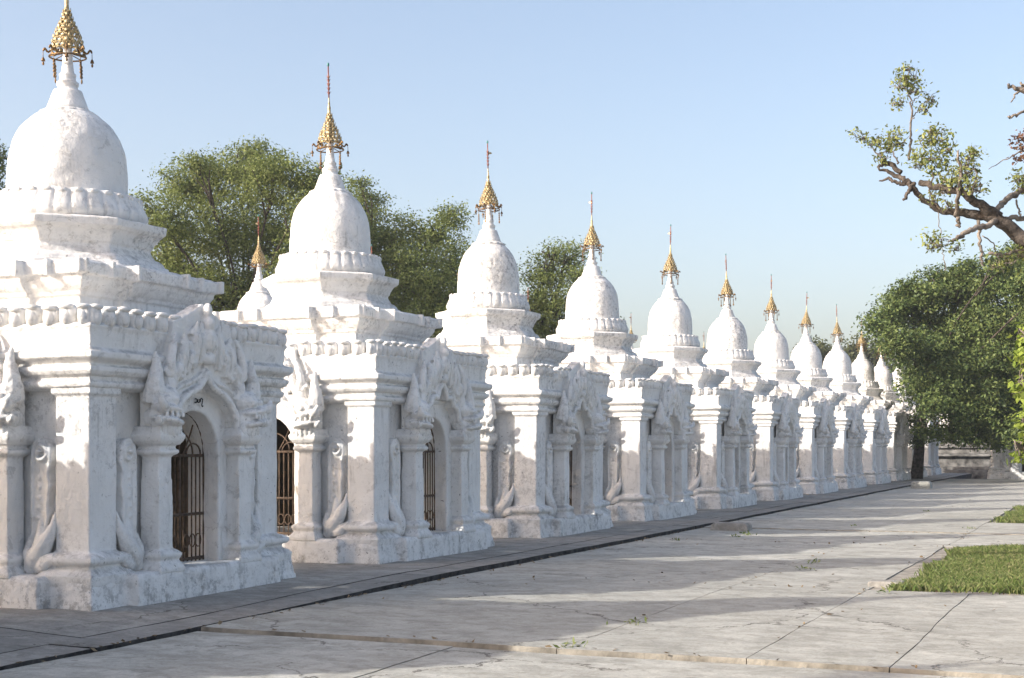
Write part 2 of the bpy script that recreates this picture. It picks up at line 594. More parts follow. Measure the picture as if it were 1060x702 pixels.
def slab(mb, x0, x1, y0, y1, z, rnd, t=0.16, gap=0.0012, rag=0.005, drop=0.0):
    """one concrete pour with slightly ragged edges, its top a fine sheet that is not quite flat"""
    nx = max(2, int((x1 - x0) / 0.35))
    ny = max(2, min(60, int((y1 - y0) / 0.35)))
    z += rnd.uniform(-0.0025, 0.0025)
    tx, ty = rnd.uniform(-.0005, .0005), rnd.uniform(-.0005, .0005)
    k = len(mb.v)
    vs = []
    for j in range(ny + 1):
        for i in range(nx + 1):
            x = x0 + (x1 - x0) * i / nx
            y = y0 + (y1 - y0) * j / ny
            wx, wy = x, y
            if i in (0, nx):
                x += .035 * noise.noise((wx * 3.1, wy * .55, 1.7)) + .015 * noise.noise((wx * 3.1, wy * 2.3, 4.7))
            if j in (0, ny):
                y += .05 * noise.noise((wx * .55, wy * 3.1, 8.2)) + .02 * noise.noise((wx * 2.3, wy * 3.1, 5.1))
            if i == 0:
                x += gap + rnd.uniform(0, rag)
            if i == nx:
                x -= gap + rnd.uniform(0, rag)
            if j == 0:
                y += gap + rnd.uniform(0, rag)
            if j == ny:
                y -= gap + rnd.uniform(0, rag)
            zz = z + tx * (x - x0) + ty * (y - y0) + 0.008 * noise.noise((x * .5, y * .5, 3.3))
            if drop:
                f = min(1, max(0, (15.5 - y) / 5)) * min(1, max(0, (x + 9.2) / 1.5))
                zz -= drop * f * f * (3 - 2 * f)
            vs.append((x, y, zz))
    fs = [(j * (nx + 1) + i, j * (nx + 1) + i + 1, (j + 1) * (nx + 1) + i + 1, (j + 1) * (nx + 1) + i) for j in range(ny) for i in range(nx)]
    loop = [i for i in range(nx + 1)] + [j * (nx + 1) + nx for j in range(1, ny + 1)] + [ny * (nx + 1) + i for i in range(nx - 1, -1, -1)] + [j * (nx + 1) for j in range(ny - 1, 0, -1)]
    base = len(vs)
    for q in loop:
        vs.append((vs[q][0] + rnd.uniform(-.012, .012), vs[q][1] - (.03 if q <= nx else 0), z - t))
    m = len(loop)
    for q in range(m):
        r = (q + 1) % m
        fs.append((loop[q], base + q, base + r, loop[r]))
    k0 = len(mb.f)
    mb.add(vs, fs)
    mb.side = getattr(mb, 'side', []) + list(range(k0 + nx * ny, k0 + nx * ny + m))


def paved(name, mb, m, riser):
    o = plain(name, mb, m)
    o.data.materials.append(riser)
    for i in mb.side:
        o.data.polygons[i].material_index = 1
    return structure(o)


rnd = random.Random(5)
p = MB()
xs = [EDGE + 0.045, -4.1, -2.63, -1.58, 0.1, 1.8, 3.6, 5.6, 8.0]
ys = [10.55, 16.1, 19.7, 23.25, 26.75, 30.4, 34.2, 38.0, 42.0, 46.5, 51.0, 56.0, 61.0, 67.5]
for i in range(len(xs) - 1):
    for j in range(len(ys) - 1):
        if xs[i] >= -2.7 and (16 < ys[j] < 23 or 30 < ys[j] < 37 or 42 <= ys[j] < 46):
            continue                                  # the grass beds
        slab(p, xs[i], xs[i + 1], ys[j], ys[j + 1], PZ + (0.0 if ys[j] < 26 else 0.016), rnd, t=0.2)
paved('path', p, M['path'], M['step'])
p = MB()
p.add([(EDGE + .05, 10.62, PZ - .009), (8, 10.62, PZ - .009), (8, 67.4, PZ - .009), (EDGE + .05, 67.4, PZ - .009)], [(0, 1, 2, 3)])
structure(plain('joint_bed', p, M['joint']))
p = MB()
for x0, x1 in ((EDGE + 0.045, -5.0), (-5.0, -2.2), (-2.2, 0.6), (0.6, 4.0), (4.0, 8.0)):
    for y0, y1 in ((-2, 3.2), (3.2, 7.0), (7.0, 10.5)):
        slab(p, x0, x1, y0, y1, PZ - 0.032, rnd, t=0.16)
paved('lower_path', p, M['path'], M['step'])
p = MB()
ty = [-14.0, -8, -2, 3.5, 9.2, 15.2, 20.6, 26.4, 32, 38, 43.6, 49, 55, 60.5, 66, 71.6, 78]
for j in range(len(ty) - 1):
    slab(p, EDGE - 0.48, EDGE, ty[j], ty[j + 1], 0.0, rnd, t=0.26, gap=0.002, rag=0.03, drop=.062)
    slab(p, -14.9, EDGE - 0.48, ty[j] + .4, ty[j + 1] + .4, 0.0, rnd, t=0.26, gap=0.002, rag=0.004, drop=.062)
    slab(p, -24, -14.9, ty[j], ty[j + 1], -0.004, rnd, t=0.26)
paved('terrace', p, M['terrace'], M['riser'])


# ------------------------------------------------------------------ the shrine and its parts (built once, then copied)
def rot4():
    return [Matrix.Rotation(k * PI / 2, 4, 'Z') for k in range(4)]


OPEN_W, SPRING, APEX = 0.43, 1.42, 1.89


def arch_pts(w, z0, spring, apex, n=12):
    pts = [(-w, z0), (-w, spring)]
    for k in range(1, n):
        t = PI - PI * k / n
        s = math.sin(t)
        pts.append((w * math.cos(t), spring + (apex - spring) * (s ** 0.92)))
    pts += [(w, spring), (w, z0)]
    return pts


def arch_wall(mb, half, z0, z1, d0, d1, mtx, w=OPEN_W):
    a = arch_pts(w, z0, SPRING, APEX)
    poly = [(-half, z0), (-half, z1), (half, z1), (half, z0)] + a[::-1]
    t = MB()
    t.extrude(poly, lambda y, z: (d0, y, z), lambda y, z: (d1, y, z))
    mb.merge(t, mtx)


def lobed(variant, n=8):
    """inner edge of the carved arch, left foot to right foot (y,z)"""
    if variant == 'ogee':
        half = spline([(-.57, 1.66, 0), (-.52, 1.84, 0), (-.36, 2.0, 0), (-.17, 2.08, 0), (-.06, 2.16, 0), (0, 2.26, 0)], n)
        half = [(q.x, q.y) for q in half]
    else:
        cus = [(-.57, 1.62), (-.535, 1.83), (-.36, 2.03), (-.155, 2.13), (0, 2.33)]
        half = []
        for k in range(len(cus) - 1):
            a, b = Vector((cus[k][0], cus[k][1], 0)), Vector((cus[k + 1][0], cus[k + 1][1], 0))
            d = b - a
            nr = Vector((-d.y, d.x, 0)).normalized()
            bul = 0.055 if k < 3 else 0.02
            for q in range(n):
                t = q / n
                pt = a + d * t + nr * bul * math.sin(PI * t)
                half.append((pt.x, pt.y))
        half.append(cus[-1])
    return half + [(-y, z) for y, z in half[-2::-1]]


def pediment_mb(variant):
    mb = MB()
    inner = lobed(variant)
    outer = [(.84, 1.66), (.84, 2.05), (.70, 2.32), (.57, 2.50), (.50, 2.78), (.30, 2.86), (.10, 2.95), (0, 3.0)]
    outer = [(-y, z) for y, z in outer] + outer[-2::-1]
    poly = outer + inner[::-1]
    mb.extrude(poly, lambda y, z: (1.60, y, z), lambda y, z: (1.765, y, z))
    # roll along the arch
    mb.tube([(1.80, y, z + 0.03) for y, z in inner], 0.040, 8)
    band = [(1.775, y * 1.20, z + .10 + .05 * abs(y)) for y, z in inner]
    mb.tube(band, 0.024, 8)
    # standing flame tongues above the arch
    r = random.Random(3 + VAR)
    for k in range(-5, 6):
        y = k * 0.098
        top = 2.97 + r.uniform(-.05, .02) - 0.75 * abs(y) ** 1.05 - (0.12 if k % 2 else 0)
        bot = 2.44 - 0.62 * abs(y)
        for dy in (-.026, .026):
            mb.tube(spline([(1.815, y * 1.15 + dy, bot + .02), (1.858, y * 1.08 + dy, (bot + top) / 2), (1.845, y + dy * .6, top - .11)], 4), [.013] * 8 + [.006], 6)
        mb.tube(spline([(1.765, y * 1.15, bot), (1.81, y * 1.08, (bot + top) / 2), (1.805, y, top - .1), (1.79 + r.uniform(0, .05), y + r.uniform(-.02, .02), top)], 4),
                lerp_list([.052, .058, .042, .012], 4), 8)
    # volutes and the bud at the top
    for s in (-1, 1):
        for (y, z, rr) in ((.46, 2.27, .085), (.62, 2.08, .075), (.27, 2.42, .08), (.66, 2.26, .06), (.20, 2.66, .06), (.38, 2.55, .06)):
            pts = []
            for q in range(15):
                a = q * 0.62
                ra = rr * (1 - q / 17)
                pts.append((1.80 + .002 * q, s * (y + ra * math.cos(a)), z + ra * math.sin(a)))
            mb.tube(pts, lerp_list([.03, .027, .022], 7), 6)
        mb.tube(spline([(1.78, s * .56, 2.14), (1.82, s * .64, 2.32), (1.82, s * .60, 2.50), (1.80, s * .53, 2.66)], 5), lerp_list([.05, .055, .045, .015], 5), 8)
    mb.ell((1.83, 0, 2.62), (.075, .085, .13))
    mb.ell((1.84, 0, 2.79), (.06, .06, .075))
    mb.ell((1.82, 0, 2.92), (.05, .045, .09))
    mb.ell((1.82, 0, 2.43), (.06, .10, .07))
    return mb


def figure_mb(s):
    """water-beast on the capital, facing outwards: swollen chest, broad open jaws, raised snout and one tall crest horn"""
    mb = MB()
    mb.ell((1.77, s * .72, 1.80), (.17, .20, .14))
    rt = Matrix.Rotation(s * .15, 3, 'X')
    mb.ell((1.87, s * .76, 1.775), (.15, .21, .05), rt)                  # broad lower lip
    mb.ell((1.86, s * .75, 1.895), (.145, .19, .055), rt)                # upper lip
    mb.tube(spline([(1.88, s * .84, 1.90), (1.95, s * .93, 1.93), (1.96, s * .99, 2.02)], 5), lerp_list([.07, .055, .02], 5), 8)   # curled snout
    mb.tube(spline([(1.86, s * .86, 1.78), (1.92, s * .95, 1.77), (1.95, s * 1.0, 1.82)], 5), lerp_list([.05, .04, .018], 5), 8)
    for k in range(4):
        mb.ell((1.985 - .01 * k, s * (.66 + .07 * k), 1.835), (.018, .022, .03), None, 8, 6)   # teeth
    mb.ell((1.80, s * .71, 2.0), (.14, .17, .12))                        # brow
    mb.ell((1.92, s * .70, 1.985), (.045, .05, .045))
    mb.ell((1.915, s * .82, 1.985), (.04, .045, .04))
    mb.tube(spline([(1.77, s * .82, 1.98), (1.80, s * .86, 2.14), (1.80, s * .835, 2.30), (1.79, s * .845, 2.47)], 5), lerp_list([.135, .09, .06, .015], 5), 10)   # crest horn
    mb.tube(spline([(1.75, s * .60, 2.02), (1.78, s * .62, 2.16), (1.78, s * .66, 2.30)], 5), lerp_list([.10, .08, .02], 5), 8)
    for k in range(5):                                                   # feathered chest
        mb.ell((1.885 - .012 * abs(k - 2), s * (.575 + .062 * k), 1.685), (.05, .04, .085), None, 8, 6)
    return mb


def scroll_mb(s):
    """the beast's tail in the niche: broad flat body, rolled over at the top, a flame leaf turned up at the foot"""
    mb = MB()
    out = [(.925, .42), (.93, .80), (.925, 1.15), (.925, 1.42), (.955, 1.54), (1.03, 1.60), (1.12, 1.585), (1.175, 1.51), (1.18, 1.38), (1.14, 1.28), (1.165, 1.14), (1.135, 1.0), (1.15, .86), (1.115, .70), (1.12, .42)]
    mb.extrude([(s * y, z) for y, z in out], lambda y, z: (1.50, y, z), lambda y, z: (1.63, y, z))
    mb.tube([(1.625, s * (1.05 + (y - 1.05) * .84), z - .015) for y, z in out], .020, 6)
    pts, rad = [], []
    for q in range(16):                                                  # the carved roll
        a = 1.9 - q * .5
        ra = .085 * (1 - q / 19)
        pts.append((1.635 + .002 * q, s * (1.06 + ra * math.cos(a)), 1.45 + ra * math.sin(a)))
        rad.append(.026 - .0006 * q)
    mb.tube(pts, rad, 8)
    # flame leaf, pointing up and away from the door, and a smaller tongue beside the column
    mb.tube(spline([(1.60, s * .93, .34), (1.65, s * 1.02, .46), (1.66, s * 1.12, .58), (1.64, s * 1.19, .72), (1.60, s * 1.21, .90)], 6), lerp_list([.09, .10, .085, .05, .010], 6), 10)
    mb.tube(spline([(1.60, s * .97, .36), (1.65, s * 1.04, .52), (1.645, s * 1.07, .68), (1.60, s * 1.05, .86)], 6), lerp_list([.08, .075, .05, .012], 6), 10)
    mb.tube(spline([(1.62, s * .92, .38), (1.66, s * .93, .50), (1.63, s * .92, .66)], 6), lerp_list([.06, .055, .012], 6), 8)
    mb.tube(spline([(1.62, s * 1.0, .36), (1.69, s * 1.16, .40), (1.70, s * 1.28, .50)], 5), lerp_list([.07, .06, .015], 5), 8)
    for k in range(5):
        mb.ell((1.632, s * (1.045 - .006 * k), 1.22 - .095 * k), (.016, .022, .022), None, 8, 6)
    return mb


def build_shrine(label, group):
    root = thing('pagoda_shrine', label, 'shrine', (0, 0, 0), group)
    P = M['plaster']
    PT = M['plaster_top']
    # plinth: body block and the four porch steps
    mb = MB()
    mb.square([(-.2, 1.80), (.02, 1.79), (.24, 1.745), (.262, 1.70)])
    for r4 in rot4():
        t = MB()
        t.loft([[(1.0, -1.27 * k, z), (1.0, 1.27 * k, z), (x, 1.27 * k, z), (x, -1.27 * k, z)] for z, x, k in ((-.2, 1.93, 1), (.26, 1.90, .985), (.30, 1.87, .965))])
        mb.merge(t, r4)
    worn('plinth', mb, P, root, 0.018, 0.04, 0.4, 1)
    # walls with arched openings and porch blocks
    mb = MB()
    for r4 in rot4():
        arch_wall(mb, 1.54, .2, 2.5, 1.24, 1.54, r4)
        arch_wall(mb, .60, .2, 2.42, 1.34, 1.66, r4)
    mb.box(-1.3, 1.3, -1.3, 1.3, 2.36, 2.55)
    mb.box(-1.4, 1.4, -1.4, 1.4, .12, .285)
    worn('wall', mb, P, root, 0.022, 0.016, 0.5)
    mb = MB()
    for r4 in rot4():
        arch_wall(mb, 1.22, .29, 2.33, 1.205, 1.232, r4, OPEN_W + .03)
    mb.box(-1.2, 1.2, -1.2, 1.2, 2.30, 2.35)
    plain('dark_inner_lining', mb, M['lining'], root)  # thin dark panels added so the space behind the gates looks dim
    # corner pilasters
    first = None
    for sx, sy in ((1, -1), (1, 1), (-1, 1), (-1, -1)):
        if first is None:
            mb = MB()
            e = [(.2, .12), (.30, .125), (.335, .09), (.36, .05), (.395, .035), (.405, .085), (.435, .105), (.47, .10), (.50, .06), (.515, .008), (.54, 0), (2.0, 0), (2.02, .03), (2.2, .03)]
            mb.square([(z, .20 + q) for z, q in e])
            first = worn('corner_pilaster', mb, P, root, 0.012, 0.018, 0.3, 1)
            o = first
        else:
            o = first.copy()
            COL.objects.link(o)
        o.location = (1.43 * sx, 1.43 * sy, 0)
    # cornice and frieze
    mb = MB()
    mb.square([(2.05, 1.58), (2.07, 1.655), (2.09, 1.685), (2.13, 1.69), (2.155, 1.645), (2.18, 1.65), (2.20, 1.70), (2.235, 1.725), (2.275, 1.725),
               (2.285, 1.68), (2.31, 1.685), (2.335, 1.735), (2.36, 1.765), (2.415, 1.77), (2.43, 1.72), (2.45, 1.685), (2.62, 1.70), (2.66, 1.72), (2.69, 1.69), (2.76, 1.2)])
    worn('cornice', mb, P, root, 0.0125, 0.016, 0.35, 1)
    # row of curled petals on the cornice
    mb = MB()
    rr = random.Random(8 + VAR)
    for r4 in rot4():
        t = MB()
        npet = 17
        for k in range(npet):
            y = -1.62 + 3.24 * k / (npet - 1)
            h = rr.uniform(-.012, .012)
            if rr.random() < .06 and 1 < k < npet - 2:
                h -= rr.uniform(.03, .09)             # broken petal
            w = .088 if k not in (0, npet - 1) else .075
            tilt = Matrix.Rotation(rr.uniform(-.08, .08), 3, 'X')
            t.sell((1.66 + rr.uniform(-.006, .006), y, 2.755 + h), (.068, w * 1.02, .11), .66)
            t.ell((1.695, y, 2.745 + h), (.065, w * .72, .085), tilt, 12, 8)
            t.ell((1.705, y, 2.838 + h), (.060, w * .95, .030), tilt, 10, 6)
        t.box(1.50, 1.62, -1.62, 1.62, 2.68, 2.80)
        mb.merge(t, r4)
    plain('parapet', mb, P, root, True)
    # first roof terrace
    mb = MB()
    prof = [(2.66, 1.12), (2.84, 1.10), (2.85, 1.05), (2.88, 1.0), (3.03, .985), (3.035, 1.02), (3.075, 1.03), (3.085, 1.05), (3.12, 1.085), (3.17, 1.115), (3.175, 1.12), (3.225, 1.125), (3.232, 1.17), (3.345, 1.18), (3.355, 1.16), (3.385, 1.10), (3.39, .9)]
    mb.square(prof)
    for r4 in rot4():
        t = MB()
        t.loft([[(.6, -.40, z), (.6, .40, z), (w + .055, .40, z), (w + .055, -.40, z)] for z, w in prof[:-1]])
        for y in (-1.15, -.76, -.42, .42, .76, 1.15):
            if abs(y) > 1.1:
                t.box(1.12, 1.225, y - .026, y + .026, 3.235, 3.372)
            else:
                w0 = 1.29 if abs(y) < .45 else 1.235
                t.box(1.1, w0, y - .022, y + .022, 3.21, 3.375)
        mb.merge(t, r4)
    worn('roof_terrace', mb, PT, root, 0.0115, 0.016, 0.3, 1)
    # octagonal terrace
    mb = MB()
    pr = [(3.30, 1.05), (3.40, 1.03), (3.408, .995), (3.455, .985), (3.462, .95), (3.51, .935), (3.555, .89), (3.56, .862), (3.60, .845), (3.645, .82), (3.70, .81), (3.705, .835), (3.745, .845), (3.80, .87), (3.855, .905), (3.86, .935), (3.885, .94), (3.892, .962), (3.985, .97), (3.995, .94), (4.03, .80)]
    pr = [(3.36 + (z - 3.36) * .835 if z > 3.36 else z, r) for z, r in pr]
    mb.loft([[(r * math.cos(PI / 8 + k * PI / 4), r * math.sin(PI / 8 + k * PI / 4), z) for k in range(8)] for z, r in pr])
    worn('octagonal_terrace', mb, PT, root, 0.011, 0.014, 0.3, 1)
    # lotus moulding under the bell
    mb = MB()
    NP = 30

    def petal(a, z, k):
        w = abs(math.sin(a * NP / 2))
        amp = [0, 0, .006, .012, .016, .02, .022, .022, .018, .008, 0, 0][k]
        return amp * (1 - (1 - w) ** 3) - amp * .6
    mb.lathe([(3.885, .60), (3.900, .70), (3.925, .735), (3.965, .755), (4.005, .76), (4.045, .745), (4.085, .725), (4.135, .705), (4.185, .695), (4.210, .675), (4.215, .60), (4.215, .50)], NP * 8, 0, 0, petal)
    rr = random.Random(4)
    for k in range(NP):
        a = 2 * PI * (k + .5) / NP
        mb.ell((.70 * math.cos(a), .70 * math.sin(a), 4.185 + rr.uniform(-.008, .008)), (.018, .05, .03), Matrix.Rotation(a, 3, 'Z'), 8, 6)
    plain('lotus_moulding', mb, P, root, True)
    # bell
    mb = MB()
    dome = [(4.16, .555), (4.22, .562), (4.34, .564), (4.46, .561), (4.57, .555), (4.67, .542), (4.76, .522), (4.84, .496), (4.91, .464), (4.975, .424), (5.03, .380), (5.08, .33), (5.12, .28), (5.15, .2)]
    dome = [(spz.x, spz.y) for spz in spline([(z, r, 0) for z, r in dome], 3)]
    mb.lathe(dome, 96, 0, 0, lambda a, z, k: .014 * noise.noise((math.cos(a) * 2.2, math.sin(a) * 2.2, z * 2.4 + VAR * 7)) + .007 * noise.noise((math.cos(a) * 7, math.sin(a) * 7, z * 9 + VAR * 5)) + .004 * noise.noise((math.cos(a) * 16, math.sin(a) * 16, z * 22)))
    plain('dome', mb, PT, root, True)
    # neck: petalled shoulder, stepped cone
    mb = MB()
    mb.lathe([(5.095, .27), (5.110, .295), (5.130, .30), (5.150, .27), (5.165, .235)], 96, 0, 0, lambda a, z, k: (.022 * (abs(math.sin(a * 7)) - .5)) if k in (1, 2) else 0)
    mb.lathe([(5.105, .2), (5.160, .235), (5.205, .215), (5.285, .185), (5.355, .16), (5.380, .15), (5.385, .115), (5.425, .105), (5.440, .118), (5.470, .118), (5.485, .092), (5.525, .082), (5.540, .09), (5.560, .09), (5.575, .07), (5.675, .056), (5.825, .046), (5.905, .02)], 28)
    plain('neck', mb, P, root, True)
    # gilded finial
    fin = thing('finial', '', '', (0, 0, 0))
    for k in ('label', 'category'):
        del fin[k]
    fin.parent = root
    fin.location = (0, 0, 5.735)
    mb = MB()
    tiers = [(0.10, .165), (.155, .158), (.21, .142), (.262, .120), (.312, .097), (.36, .076), (.405, .058), (.448, .044), (.49, .034)]
    for k, (z, r) in enumerate(tiers):
        mb.tube([(r * math.cos(2 * PI * q / 24), r * math.sin(2 * PI * q / 24), z) for q in range(25)], .0075, 5)
        if k:
            r0 = tiers[k - 1][1]
            for q in range(6):
                a = 2 * PI * (q + .5 * (k % 2)) / 6
                mb.tube([(r0 * math.cos(a), r0 * math.sin(a), tiers[k - 1][0]), (r * math.cos(a), r * math.sin(a), z)], .006, 4)
        npl = max(7, int(r * 95))
        for q in range(npl):
            a = 2 * PI * (q + .5 * (k % 2)) / npl
            c, sn = math.cos(a), math.sin(a)
            w = r * PI / npl * .72
            h = .042 + .012 * (q % 2)
            P0 = [(0, -w, 0), (0, w, 0), (.008, w * .9, h * .5), (.004, 0, h), (.008, -w * .9, h * .5)]
            vs = [((r + .004 + dx) * c - y * sn, (r + .004 + dx) * sn + y * c, z + dz) for dx, y, dz in P0]
            vs += [((r - .002 + dx) * c - y * sn, (r - .002 + dx) * sn + y * c, z + dz) for dx, y, dz in P0]
            mb.add(vs, [(0, 1, 2, 3, 4), (9, 8, 7, 6, 5), (0, 5, 6, 1), (1, 6, 7, 2), (2, 7, 8, 3), (3, 8, 9, 4), (4, 9, 5, 0)])
            mb.ell((r * 1.03 * c, r * 1.03 * sn, z - .016), (.008, .008, .013), None, 6, 4)
    mb.lathe([(-.02, .028), (.10, .04), (.20, .075), (.30, .05), (.48, .022), (.50, .034), (.515, .036), (.53, .026), (.60, .021), (.62, .026), (.64, .017), (.76, .010), (.78, .004)], 14)
    plain('canopy', mb, M['gold'], fin, True)
    mb = MB()
    mb.tube([(.195 * math.cos(2 * PI * k / 32), .195 * math.sin(2 * PI * k / 32), .015) for k in range(33)], .009, 6)
    for q in range(8):
        a = 2 * PI * q / 8
        c, s = math.cos(a), math.sin(a)
        mb.tube(spline([(.14 * c, .14 * s, .12), (.20 * c, .20 * s, .06), (.235 * c, .235 * s, .10), (.255 * c, .255 * s, .065)], 3), [.012] * 9 + [.006], 5)
        mb.tube([(.05 * c, .05 * s, .05), (.195 * c, .195 * s, .015)], .006, 5)
    plain('ring', mb, M['bronze'], fin, True)
    mb = MB()
    mb.tube([(0, 0, .74), (0, 0, 1.23)], .010, 6)
    for k, z in enumerate((.83, .89, .95, 1.01, 1.06)):
        mb.lathe([(z - .022, .006), (z - .008, .018), (z + .006, .018), (z + .022, .006)], 10)
        for q in range(4):
            a = q * PI / 2 + k * .4
            mb.tube([(0, 0, z), (.032 * math.cos(a), .032 * math.sin(a), z + .022)], [.007, .003], 5)
    plain('mast', mb, M['mast'], fin, True)
    mb = MB()
    mb.add([(-.003, .01, 1.02), (-.003, .07, 1.03), (-.003, .085, 1.05), (-.003, .055, 1.065), (-.003, .01, 1.06), (.003, .01, 1.02), (.003, .07, 1.03), (.003, .085, 1.05), (.003, .055, 1.065), (.003, .01, 1.06)],
           [(0, 1, 2, 3, 4), (9, 8, 7, 6, 5), (0, 5, 6, 1), (1, 6, 7, 2), (2, 7, 8, 3), (3, 8, 9, 4), (4, 9, 5, 0)])
    plain('vane', mb, M['gold'], fin)
    mb = MB()
    mb.ell((0, 0, 1.24), (.017, .017, .032), None, 10, 8)
    plain('bud', mb, M['bud'], fin, True)
    mb = MB()
    mb.tube([(0, 0, 0), (0, 0, -.06)], .004, 5)
    mb.lathe([(-.10, .022), (-.085, .02), (-.065, .012), (-.055, .004)], 10)
    mb.ell((0, 0, -.125), (.012, .012, .022), None, 8, 6)
    bell = plain('pendant', mb, M['bronze'], fin, True)
    mb = MB()
    mb.tube([(0, 0, 0), (0, 0, -.08)], .004, 5)
    for k in range(4):
        mb.ell((0, 0, -.07 - .036 * k), (.013, .013, .02), None, 8, 6)
    mb.ell((0, 0, -.225), (.024, .010, .03), None, 8, 6)
    chain = plain('pendant', mb, M['bronze'], fin, True)
    for q in range(8):
        a = 2 * PI * q / 8
        src = bell if q % 2 == 0 else chain
        o = src if q < 2 else src.copy()
        if q >= 2:
            COL.objects.link(o)
        rr_ = .255 if q % 2 == 0 else .195
        o.location = (rr_ * math.cos(a), rr_ * math.sin(a), .06 if q % 2 == 0 else .01)
    # a porch with columns, beasts, tails and an iron gate
    porch = bpy.data.objects.new('porch', None)
    COL.objects.link(porch)
    porch.parent = root
    ped = worn('pediment', pediment_mb('lobed'), P, porch, 0.0085, 0.012, 0.04, 1)
    mb = MB()
    mb.square([(.27, .20), (.31, .20), (.345, .185), (.40, .145), (.405, .165), (.43, .178), (.455, .178), (.48, .155), (.50, .116), (1.42, .108), (1.44, .15), (1.465, .165), (1.49, .155), (1.50, .132), (1.525, .132), (1.54, .165), (1.58, .195), (1.63, .205), (1.67, .18), (1.72, .16)])
    mb.square([(.52, .078 + .03), (.53, .078 + .03)])
    col = worn('column', mb, P, porch, 0.011, 0.020, 0.2, 1)
    col.location = (1.70, .70, 0)
    c2 = col.copy()
    COL.objects.link(c2)
    c2.location = (1.70, -.70, 0)
    for s in (-1, 1):
        worn('beast_figure', figure_mb(s), P, porch, 0.0095, 0.020, 0.06, 1)
        worn('tail_scroll', scroll_mb(s), P, porch, 0.011, 0.018, 0.08, 1)
    mb = MB()
    gx = 1.46
    w = OPEN_W + .01
    mb.tube([(gx, y, z) for y, z in arch_pts(w, .27, SPRING, APEX + .01, 16)], .016, 6)
    for k in range(1, 12):
        y = -w + 2 * w * k / 12
        mb.tube([(gx, y, .28), (gx, y, SPRING)], .0085 if k != 6 else .018, 6)
    for z in (.33, .80, SPRING):
        mb.box(gx - .012, gx + .012, -w, w, z - .016, z + .016)
    for a in (-.62, 0, .62):
        mb.tube(spline([(gx, .10 * math.sin(a), SPRING), (gx, .25 * math.sin(a * 1.3), SPRING + .2), (gx, w * .78 * math.sin(a * 1.25), SPRING + .40 * math.cos(a))], 5), .010, 5)
    for s in (-1, 1):
        mb.tube([(gx, s * .25 + .13 * math.cos(t * PI / 8), SPRING + .13 * math.sin(t * PI / 8)) for t in range(9)], .010, 5)
    mb.tube([(gx, .24 * math.cos(t * PI / 10), SPRING + .25 * math.sin(t * PI / 10)) for t in range(11)], .010, 5)
    for y in (-.32, -.215, -.1075, .1075, .215, .32):
        mb.tube([(gx + .012, y + .05 * math.cos(t * PI / 5), .52 + .07 * math.sin(t * PI / 5)) for t in range(11)], .007, 5)
    plain('gate', mb, M['iron'], porch, True)
    for k in range(1, 4):
        q = copy_tree(porch)
        q.rotation_euler = (0, 0, k * PI / 2)
    return root


ORD = ['nearest', 'second', 'third', 'fourth', 'fifth', 'sixth', 'seventh', 'eighth', 'ninth', 'tenth', 'eleventh', 'twelfth']
front_labels = [
    'nearest white pagoda shrine, large at left edge, black numerals painted over its arched door',
    'second white shrine of the front row, with tall gilded finial before the leafy tree',
    'third white shrine of the front row, its dome blackened on the right side',
    'fourth white shrine of the front row, beside the small round tree behind',
    'fifth white shrine of the front row, smooth clean dome against plain sky',
    'sixth white shrine of the front row, dome streaked with dark speckled patches',
    'seventh white shrine of the front row, just past the speckled-dome one',
    'eighth white shrine of the front row, fifth counting back from the far end',
    'ninth white shrine of the front row, fourth counting back from the far end',
    'tenth white shrine of the front row, its dome touching the dark tree edge',
    'eleventh white shrine of the front row, its dome half hidden by the dark tree',
    'last white shrine of the front row, behind the trunk, top hidden in foliage']
FG = 'white pagoda shrines in the front row'
proto = build_shrine(front_labels[0], FG)
proto.location = (AX, row_y(0), 0)
VAR = 1
second = build_shrine(front_labels[1], FG)
second.location = (AX + .02, row_y(1), 0)
VAR = 2
third = build_shrine(front_labels[2], FG)
third.location = (AX - .02, row_y(2), 0)
VAR = 0


def kids(o, kind):
    out = []
    for c in o.children:
        if c.name.split('.')[0] == kind:
            out.append(c)
        out += kids(c, kind)
    return out


rnd = random.Random(21)
front = [proto, second, third]
for n in range(3, 12):
    q = copy_tree((proto, second, third)[(n * 2 + n // 3) % 3])
    q.location = (AX + rnd.uniform(-.03, .03), row_y(n), 0)
    q['label'] = front_labels[n]
    front.append(q)
# off-frame neighbours of the row, whose shadows fall into the picture
for n, lab in ((-1, 'white pagoda shrine of the front row just out of frame before the nearest one'), (-2, 'white pagoda shrine of the front row two places before the nearest one, out of frame')):
    q = copy_tree(proto, None, ('pendant',))
    q.location = (AX, row_y(n), 0)
    q['label'] = lab

